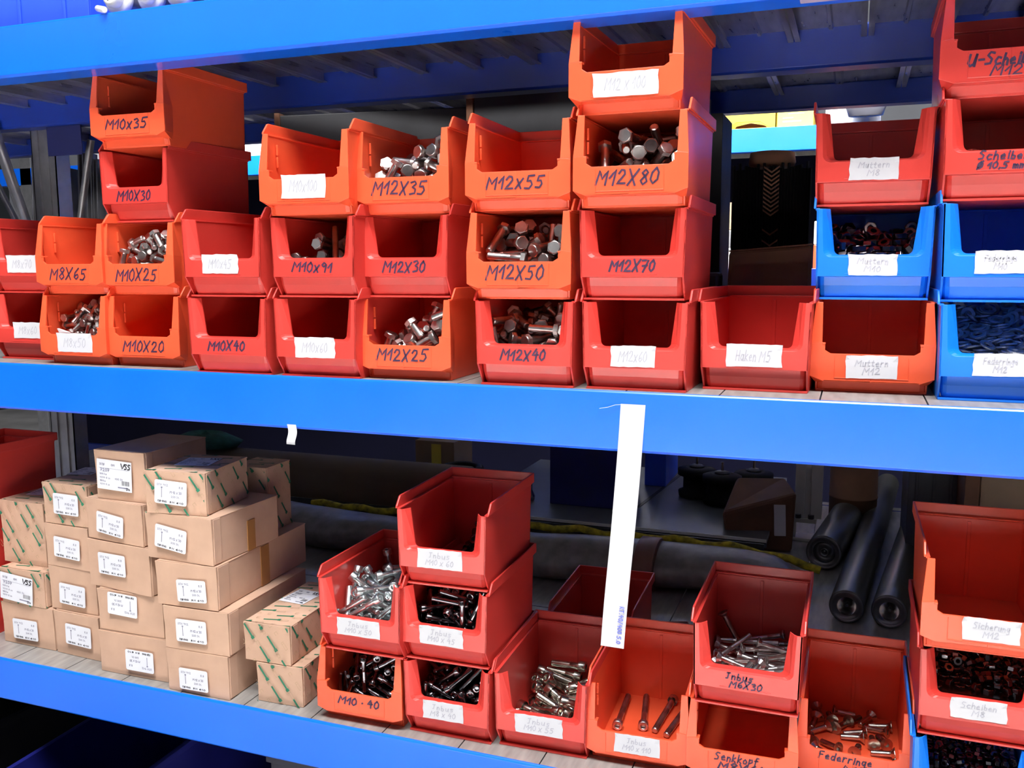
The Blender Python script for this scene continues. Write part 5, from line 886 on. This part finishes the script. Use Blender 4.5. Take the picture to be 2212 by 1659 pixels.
 'l7.1': ('nut', (0.0115, 0.006, 0.006), (-476,295,584,0,0,-1,-469,568,612,90,60,-97,-311,400,612,90,60,56,-356,598,612,90,0,-178,-193,390,584,0,0,137,-238,510,584,180,0,146,1,383,612,90,-60,-148,26,525,584,0,0,-51,140,404,584,0,0,-35,169,533,584,-180,0,-35,343,362,612,-90,0,126,291,492,584,0,0,-108,442,405,584,180,0,148,-465,661,716,85,-40,88,-415,796,706,179,-2,-152,-374,489,584,-180,0,132,-361,652,707,0,0,-170,-80,454,584,180,0,-103,-62,698,584,-180,0,-65,-143,764,695,159,-25,-115,41,495,680,90,0,-68,9,627,666,72,31,-72,26,1034,680,-139,65,11,-2,1160,700,8,-8,-151,249,465,652,0,0,-12,177,820,675,138,29,55,360,478,678,100,52,129,268,596,652,0,0,31,321,942,716,148,23,-123,457,383,652,0,0,-29,371,620,670,66,-32,103,440,770,680,-35,2,-23,574,459,668,41,-49,-141,574,675,680,90,0,178,575,772,652,0,0,-5,567,953,730,-103,-5,22,529,1043,724,164,-5,-38,-376,493,652,0,0,36,-434,793,804,91,-1,-130,-254,518,652,0,0,96,-368,694,775,-180,-1,-91,-256,805,760,-30,3,5,-263,1000,791,-19,17,27,-116,579,584,180,0,96,-202,640,612,-90,60,32,-32,940,695,122,-28,120,-135,966,784,-10,15,-35,-88,611,680,-90,0,146,-53,714,683,107,-59,39,83,889,766,-150,38,161,39,1020,800,-131,18,37,-55,1058,755,-155,-26,-93,138,534,682,-24,-35,-30,81,725,658,-173,0,-158,156,853,736,-135,17,-169,181,1033,766,-104,10,3,263,573,720,180,0,-17,237,705,716,-171,-2,-107,315,804,704,-172,-6,75,317,1010,788,-44,-25,-27,446,540,680,-90,60,-152,446,746,774,12,-19,-150,514,841,740,-4,65,-91,575,579,652,0,0,-2,575,748,748,-90,0,0,611,852,744,90,50,-90,494,1040,836,70,-5,-65,570,1077,786,-159,15,120,-596,914,872,-89,58,77,-525,1033,870,146,-26,153,-485,534,720,-180,0,-65,-366,889,784,-150,57,-65,-243,1030,849,-161,-16,-155,-393,1011,818,-128,-55,36,-410,1077,804,45,60,-37,-318,558,750,41,0,10,-350,745,843,0,0,50,-229,841,818,-166,-28,-117,-208,714,804,80,10,14,-230,656,707,-180,0,148,-124,820,784,117,18,81,-73,1025,874,-59,67,-132,-126,521,652,-180,0,-34,-32,829,741,44,-6,-138,79,969,831,-43,31,-98,132,620,717,15,-24,-101,72,747,724,7,0,-158,180,941,814,97,-42,-101,196,732,778,6,7,-170,279,879,802,29,-19,-44,396,870,761,88,22,116,457,640,726,-114,-58,-155,532,910,846,-18,-3,-106,442,951,764,-90,53,-63,421,1101,801,43,42,0,), (-575,556,584,0,0,52,-413,697,616,-154,37,-47,-462,818,612,90,0,94,-308,704,612,-90,0,-88,-199,729,612,-90,0,18,58,753,584,0,0,84,-19,958,584,-180,0,107,-28,1088,618,90,-14,-103,188,734,612,-90,60,109,180,896,616,45,0,-3,266,621,584,-180,0,153,284,864,612,90,60,88,299,977,618,145,45,46,438,545,584,0,0,136,430,684,614,22,-33,28,496,784,584,0,0,33,589,380,612,90,60,-92,575,555,584,0,0,178,574,686,584,0,0,157,573,1007,625,74,18,4,-568,561,652,180,0,140,-290,772,699,-152,14,156,-237,898,724,-20,-59,119,-264,981,680,-90,59,97,-136,897,680,94,4,95,-172,1031,692,-31,14,34,-102,1154,678,90,-65,-84,80,980,672,-179,72,-31,-9,1264,683,82,8,29,112,635,614,156,35,75,188,969,684,157,36,46,156,1086,686,-68,26,-170,94,1190,682,-96,63,-96,302,732,628,-24,10,-6,404,1054,704,-6,40,79,-575,621,720,180,0,51,-575,939,777,179,2,-116,-570,1067,814,42,2,4,-469,911,762,94,-59,-94,-366,974,724,8,-9,-129,-427,1165,768,61,6,-101,-342,1104,722,149,34,175,471,904,648,-150,8,119,458,1169,739,-48,20,-157,584,1162,740,60,27,-14,-112,1107,828,160,-20,-101,-14,1185,807,114,78,-1,214,1133,801,-71,8,-155,297,1061,836,-45,-22,-24,335,1140,744,133,-17,-19,)),
 'l7.0': ('nut', (0.01, 0.005, 0.0052), (-387,630,579,-180,0,-100,-180,471,604,-90,-60,168,-170,567,604,90,0,-84,-237,892,604,-90,0,78,-221,1012,608,-90,11,88,-79,478,604,-90,0,116,-83,599,579,-180,0,-62,-140,864,610,-54,-54,177,-8,561,604,-90,0,-119,32,649,604,-90,0,-38,50,747,579,-180,0,-112,55,1026,604,-90,60,-159,127,651,604,90,0,89,168,767,604,38,0,-1,126,1220,604,-90,-60,-121,273,817,579,-180,0,179,278,1170,604,90,-60,99,370,756,579,180,0,41,364,1045,604,90,60,65,373,1152,611,139,52,-128,475,784,612,60,5,-4,558,871,579,-180,0,-37,583,985,609,-37,-46,136,616,1253,604,90,0,91,-384,424,662,-90,0,94,-454,736,637,0,0,171,-432,1021,663,-156,26,118,-411,1127,652,46,-1,11,-279,476,662,90,0,-24,-320,520,579,-180,0,24,-363,726,713,86,87,70,-323,858,673,147,-34,120,-185,627,679,143,1,-10,-178,779,604,-90,-60,161,-184,866,705,-149,-39,-59,-159,969,668,95,9,-84,-130,1056,653,-73,-2,-176,-74,624,637,0,0,-132,-98,839,663,46,-60,68,-30,916,606,-139,0,-96,-50,1036,610,-38,45,139,-84,1147,662,90,60,132,59,528,604,90,0,-101,38,698,695,-179,8,-121,51,759,637,180,0,-100,85,942,637,180,0,99,42,1083,604,90,-60,21,79,1146,675,35,11,95,160,560,604,-90,-60,-1,157,712,666,-145,42,131,157,855,660,-33,0,-26,162,982,662,-90,0,99,164,1077,618,105,-64,148,195,1160,637,0,0,-78,280,563,637,38,-38,-155,271,715,635,27,5,173,271,875,637,0,0,144,249,987,637,-180,0,31,312,1079,665,74,-9,-110,365,688,662,-90,-60,-92,370,779,662,-90,60,-2,368,966,646,40,56,-34,475,1044,695,-180,0,69,413,1124,672,-121,-24,23,462,717,662,-90,-60,-91,478,861,690,-1,-8,-177,498,955,688,-138,72,-39,475,1036,637,0,0,-98,578,803,662,90,60,-23,588,889,637,180,0,97,583,1087,653,11,-19,-122,583,1174,635,137,-50,141,-471,393,637,0,0,-153,-568,982,705,180,57,28,-525,1177,707,63,-4,-25,-583,1296,747,-34,39,43,-416,570,668,65,-30,85,-478,619,621,-160,-21,-51,-450,747,695,180,0,-5,-450,910,689,1,2,111,-348,998,750,99,-10,-149,-384,1076,714,64,18,118,-358,546,668,-111,0,72,-365,643,663,-84,60,-11,-324,830,729,-29,-37,114,-244,953,726,-23,-86,119,-246,1036,697,177,-3,-112,-262,533,662,-87,54,158,-280,692,667,90,-47,-16,-73,954,677,-75,-23,178,2,1086,699,27,-49,-13,-95,523,685,-30,8,51,-69,647,695,-180,0,110,-58,767,680,159,15,23,32,844,662,-90,0,11,), (-616,994,604,-90,0,90,-414,401,579,0,0,-102,-501,724,579,0,0,75,-458,895,604,-90,-60,161,-440,950,604,90,0,-19,-429,1034,579,0,0,101,-403,1179,579,180,0,10,-298,410,579,180,0,-162,-270,600,604,90,0,156,-343,766,604,-90,-60,73,-334,880,607,134,0,162,-307,976,579,0,0,-36,-219,678,579,0,0,148,-217,1127,579,0,0,178,-51,803,579,-180,0,48,-138,962,579,0,0,18,-100,1134,579,-180,0,-156,63,872,579,0,0,144,22,1138,604,90,60,21,3,1202,604,90,-60,-150,135,461,579,0,0,-175,179,871,579,-180,0,119,171,979,579,-180,0,-61,196,1153,579,-180,0,-79,100,1331,579,0,0,23,239,486,604,90,60,76,216,649,579,0,0,-11,272,925,579,180,0,119,268,1037,579,-180,0,127,247,1260,604,90,-60,-158,330,652,579,-180,0,-26,378,869,579,0,0,-5,371,1236,579,-180,0,-171,451,679,579,0,0,-130,475,877,604,-90,0,-97,461,998,579,180,0,-10,482,1125,579,180,0,21,510,1240,579,0,0,-97,591,764,579,0,0,-90,583,1071,579,-180,0,-60,-542,340,604,90,0,141,-584,637,579,180,0,11,-616,903,662,90,60,90,-591,1093,687,180,0,-30,-525,1127,604,-90,0,163,-583,1278,668,38,47,137,-583,1360,660,34,-39,-137,-438,509,603,19,-29,-107,-421,816,615,-104,-21,-4,-528,977,610,139,49,112,-408,1242,637,0,0,-150,-316,981,654,159,-2,-58,-300,1095,637,-180,0,127,-178,412,604,90,0,168,-189,1139,637,0,0,-176,-68,715,608,50,0,-12,-60,1257,668,49,53,7,6,435,604,-90,60,-64,59,1265,677,-171,39,8,143,477,637,-180,0,179,172,1245,689,-175,-41,-122,304,1200,688,-180,13,82,368,542,612,-44,-54,57,384,866,637,180,0,-52,492,1160,666,93,52,101,512,1278,642,-172,-13,-98,-580,603,662,89,-60,173,-547,687,663,-16,34,172,-590,1120,745,180,0,-28,-521,1204,609,-75,0,152,-582,1407,732,160,36,-128,-490,1274,721,-90,-38,-113,-282,1116,720,-90,-60,8,-274,779,610,-98,72,-116,-12,1205,716,-152,40,-119,)),
 'c10.0': ('was', (0.021, 0.0025, 0.011), (-208,1003,532,0,0,169,-191,1217,542,2,1,51,154,827,548,-178,9,-47,4,1011,533,-180,0,-163,-136,1043,611,-16,11,98,-195,1247,575,0,-2,-165,176,742,568,8,-5,66,50,1015,565,0,0,-94,-346,837,553,-173,9,75,-96,824,538,3,-1,-130,-341,1087,560,-16,3,107,-207,1300,626,-178,-8,3,-136,1476,584,177,7,-17,229,672,586,180,-10,125,58,1062,598,0,0,80,346,867,648,172,-29,27,352,1311,620,136,-28,-106,-132,902,569,-1,-2,-32,-242,1429,669,-2,-12,42,138,862,613,0,8,102,-35,1178,657,-9,17,126,365,1424,643,59,15,104,-260,872,605,170,11,98,-338,1228,635,-164,-4,-71,182,934,648,-4,-9,-17,-27,1198,692,8,17,-178,336,1063,595,179,13,3,180,1232,640,152,-6,136,-351,914,614,-11,13,101,-291,1320,724,-159,-22,5,127,1011,672,-6,23,120,-34,1416,704,9,1,85,165,1227,670,-159,-19,7,376,1431,686,-58,-19,-79,-368,1004,649,172,0,14,-329,1322,749,150,-5,131,-175,1999,979,91,-11,12,64,1038,679,15,-19,-84,12,1654,879,4,12,28,-19,1886,903,17,-50,109,336,1083,662,169,6,-56,175,1214,705,152,2,150,248,1436,783,170,-7,38,-232,1042,673,166,9,-33,-295,1636,887,161,-12,23,-396,1704,912,179,-3,-64,-327,2020,1051,-90,-40,0,-134,1228,690,161,3,78,-7,1559,853,-175,-11,167,20,1652,912,5,11,34,178,1163,752,13,2,-63,318,1259,772,-19,-34,-88,185,1432,805,-173,-9,-59,220,1644,820,-175,-7,106,277,1978,960,-132,-51,31,337,1970,1067,-163,-21,43,437,1644,893,127,13,31,541,1741,1007,111,7,-157,-433,1131,771,23,26,-33,-67,877,634,-18,-29,173,-234,1519,856,1,15,-133,-437,1350,905,72,-14,66,-334,1655,948,0,3,94,-242,1835,961,-101,-8,19,-289,1887,946,77,-37,26,-174,1172,744,-9,-23,76,-99,1357,822,161,-2,139,280,1906,1105,-22,-15,139,134,1728,937,-2,3,-74,-20,1864,1019,155,-17,164,-18,1871,984,24,-19,52,35,1190,780,-6,-18,76,140,1379,834,168,-1,66,226,1537,917,128,-26,120,313,1855,990,-14,3,-55,90,1919,1078,-42,-55,-80,382,1522,890,-71,-21,135,-164,1087,751,-20,-16,106,-496,1866,1107,-180,0,-165,-536,1988,1067,90,32,180,-342,1205,739,27,4,-55,-333,1394,834,-149,-16,-32,-184,1686,946,41,7,84,-224,1809,980,-73,-52,-177,-330,1865,1073,11,-15,-47,131,1397,865,-11,-4,51,-145,1324,839,18,6,-51,27,1806,1055,-30,4,-157,-49,1660,969,-1,6,148,-13,1846,1046,-27,13,-139,-122,1971,1007,-91,41,-171,354,1101,746,9,-18,-51,89,1504,929,12,16,-38,288,1574,954,125,27,153,341,1730,998,120,-45,-176,177,1792,971,-178,-3,110,295,1932,1082,175,-26,94,404,1714,980,-121,47,2,527,1931,1120,-179,3,-75,), (-290,1003,466,-180,0,11,-2,827,466,180,0,-46,24,1038,466,0,0,98,-117,1200,466,180,0,-61,207,778,466,180,0,-148,-210,933,500,180,0,-164,-323,1111,500,180,0,-164,131,826,517,176,9,-83,-1,974,500,-180,0,110,-114,1157,500,-180,0,-180,-73,765,508,176,1,37,-90,1490,508,-178,-5,-143,-186,1459,558,-177,-7,167,225,1239,582,159,19,-173,236,1298,573,-152,-4,-26,412,878,649,174,-30,22,369,831,566,0,0,-115,264,1019,544,-176,-12,167,-330,1128,600,-163,2,-88,-112,1493,614,175,-6,-128,-11,1391,634,-7,-5,-128,271,1027,576,8,10,47,202,1229,607,-156,-15,-3,-248,1412,699,2,-12,26,-26,1426,670,-171,-1,96,183,1449,700,-172,-7,-75,-243,1492,744,176,12,-165,58,1342,755,-10,-1,60,366,1092,621,13,1,89,175,1425,734,178,-11,-14,170,1632,770,-157,-9,80,-230,1517,788,15,1,-53,-331,2054,983,-90,62,-180,-16,1510,791,-174,-8,41,-23,1539,762,7,-7,34,-147,1721,849,-2,6,-133,-118,2054,1007,-99,90,-9,330,2054,976,90,-81,0,528,1970,1007,141,50,-138,-488,1167,763,166,31,-103,-507,1862,1008,0,0,-146,-228,1526,824,171,-12,79,-316,1913,939,-77,37,-154,-73,1374,796,4,18,-112,114,1820,864,11,-26,75,84,1850,919,167,-25,129,266,1726,889,-172,-2,67,414,1555,790,19,11,-58,539,1932,1008,-129,37,-28,-540,1866,1041,180,0,-45,-540,2020,1064,90,-15,180,229,1659,853,-4,8,-65,320,1833,932,176,0,-141,525,1814,1002,121,14,-174,529,1853,1004,-25,-56,117,-536,1866,1074,0,0,15,-236,1870,953,79,-19,21,)),
}
FILL = {
 'c1.0': ('bolt', 'small hex bolt in the orange tape-labelled bin under the M8X65 bin', 'bolts in the bin under M8X65'),
 'c2.1': ('bolt', 'hex bolt in the bin marked M10X25', 'bolts in the M10X25 bin'),
 'c4.1': ('bolt', 'long hex bolt in the bin marked M10x91', 'bolts in the M10x91 bin'),
 'c5.0': ('bolt', 'short hex bolt in the bin marked M12X25', 'bolts in the M12X25 bin'),
 'c5.2': ('bolt', 'hex bolt in the bin marked M12X35', 'bolts in the M12X35 bin'),
 'c6.0': ('bolt', 'hex bolt in the bin marked M12X40', 'bolts in the M12X40 bin'),
 'c6.1': ('bolt', 'hex bolt in the bin marked M12X50', 'bolts in the M12X50 bin'),
 'c7.2': ('bolt', 'long hex bolt in the bin marked M12X80', 'bolts in the M12X80 bin'),
 'l1.1': ('zinc', 'bright zinc screw in the red bin on the M10 40 bin', 'zinc screws in the red bin'),
 'l1.0': ('dbolt', 'dark socket screw in the orange bin marked M10 40', 'screws in the M10 40 bin'),
 'l2.0': ('dbolt', 'dark socket screw in the bottom bin of the three-high stack', 'screws in the bottom bin of three'),
 'l2.1': ('dbolt', 'dark socket screw in the middle bin of the three-high stack', 'screws in the middle bin of three'),
 'l2.2': ('dbolt', 'dark socket screw in the top bin of the three-high stack', 'screws in the top bin of three'),
 'l3.0': ('nickel', 'grey socket screw in the bin beside the three-high stack', 'grey screws beside the stack of three'),
 'l5.1': ('bolt', 'chrome countersunk screw in the bin marked Inbus M6X30', 'screws in the M6X30 bin'),
 'l6.0': ('nickel', 'short countersunk screw in the bin marked Federringe', 'short screws in the Federringe bin'),
 'c9.1': ('dbolt', 'dark hex nut in the blue bin between orange and red bins', 'nuts in the blue bin'),
 'l7.1': ('dbolt', 'small dark nut in the red bin at the lower right', 'nuts in the lower right red bin'),
 'l7.0': ('dbolt', 'tiny dark nut in the blue bin at the bottom right corner', 'nuts in the bottom right blue bin'),
 'c10.0': ('washer', 'flat washer in the blue bin at the right end', 'washers in the blue bin'),
}
for k, (m_, lab, grp) in FILL.items():
    kd, d_, a_, b_ = SIM[k]
    fill(k, kd, d_, M[m_], lab, grp, a_, b_)
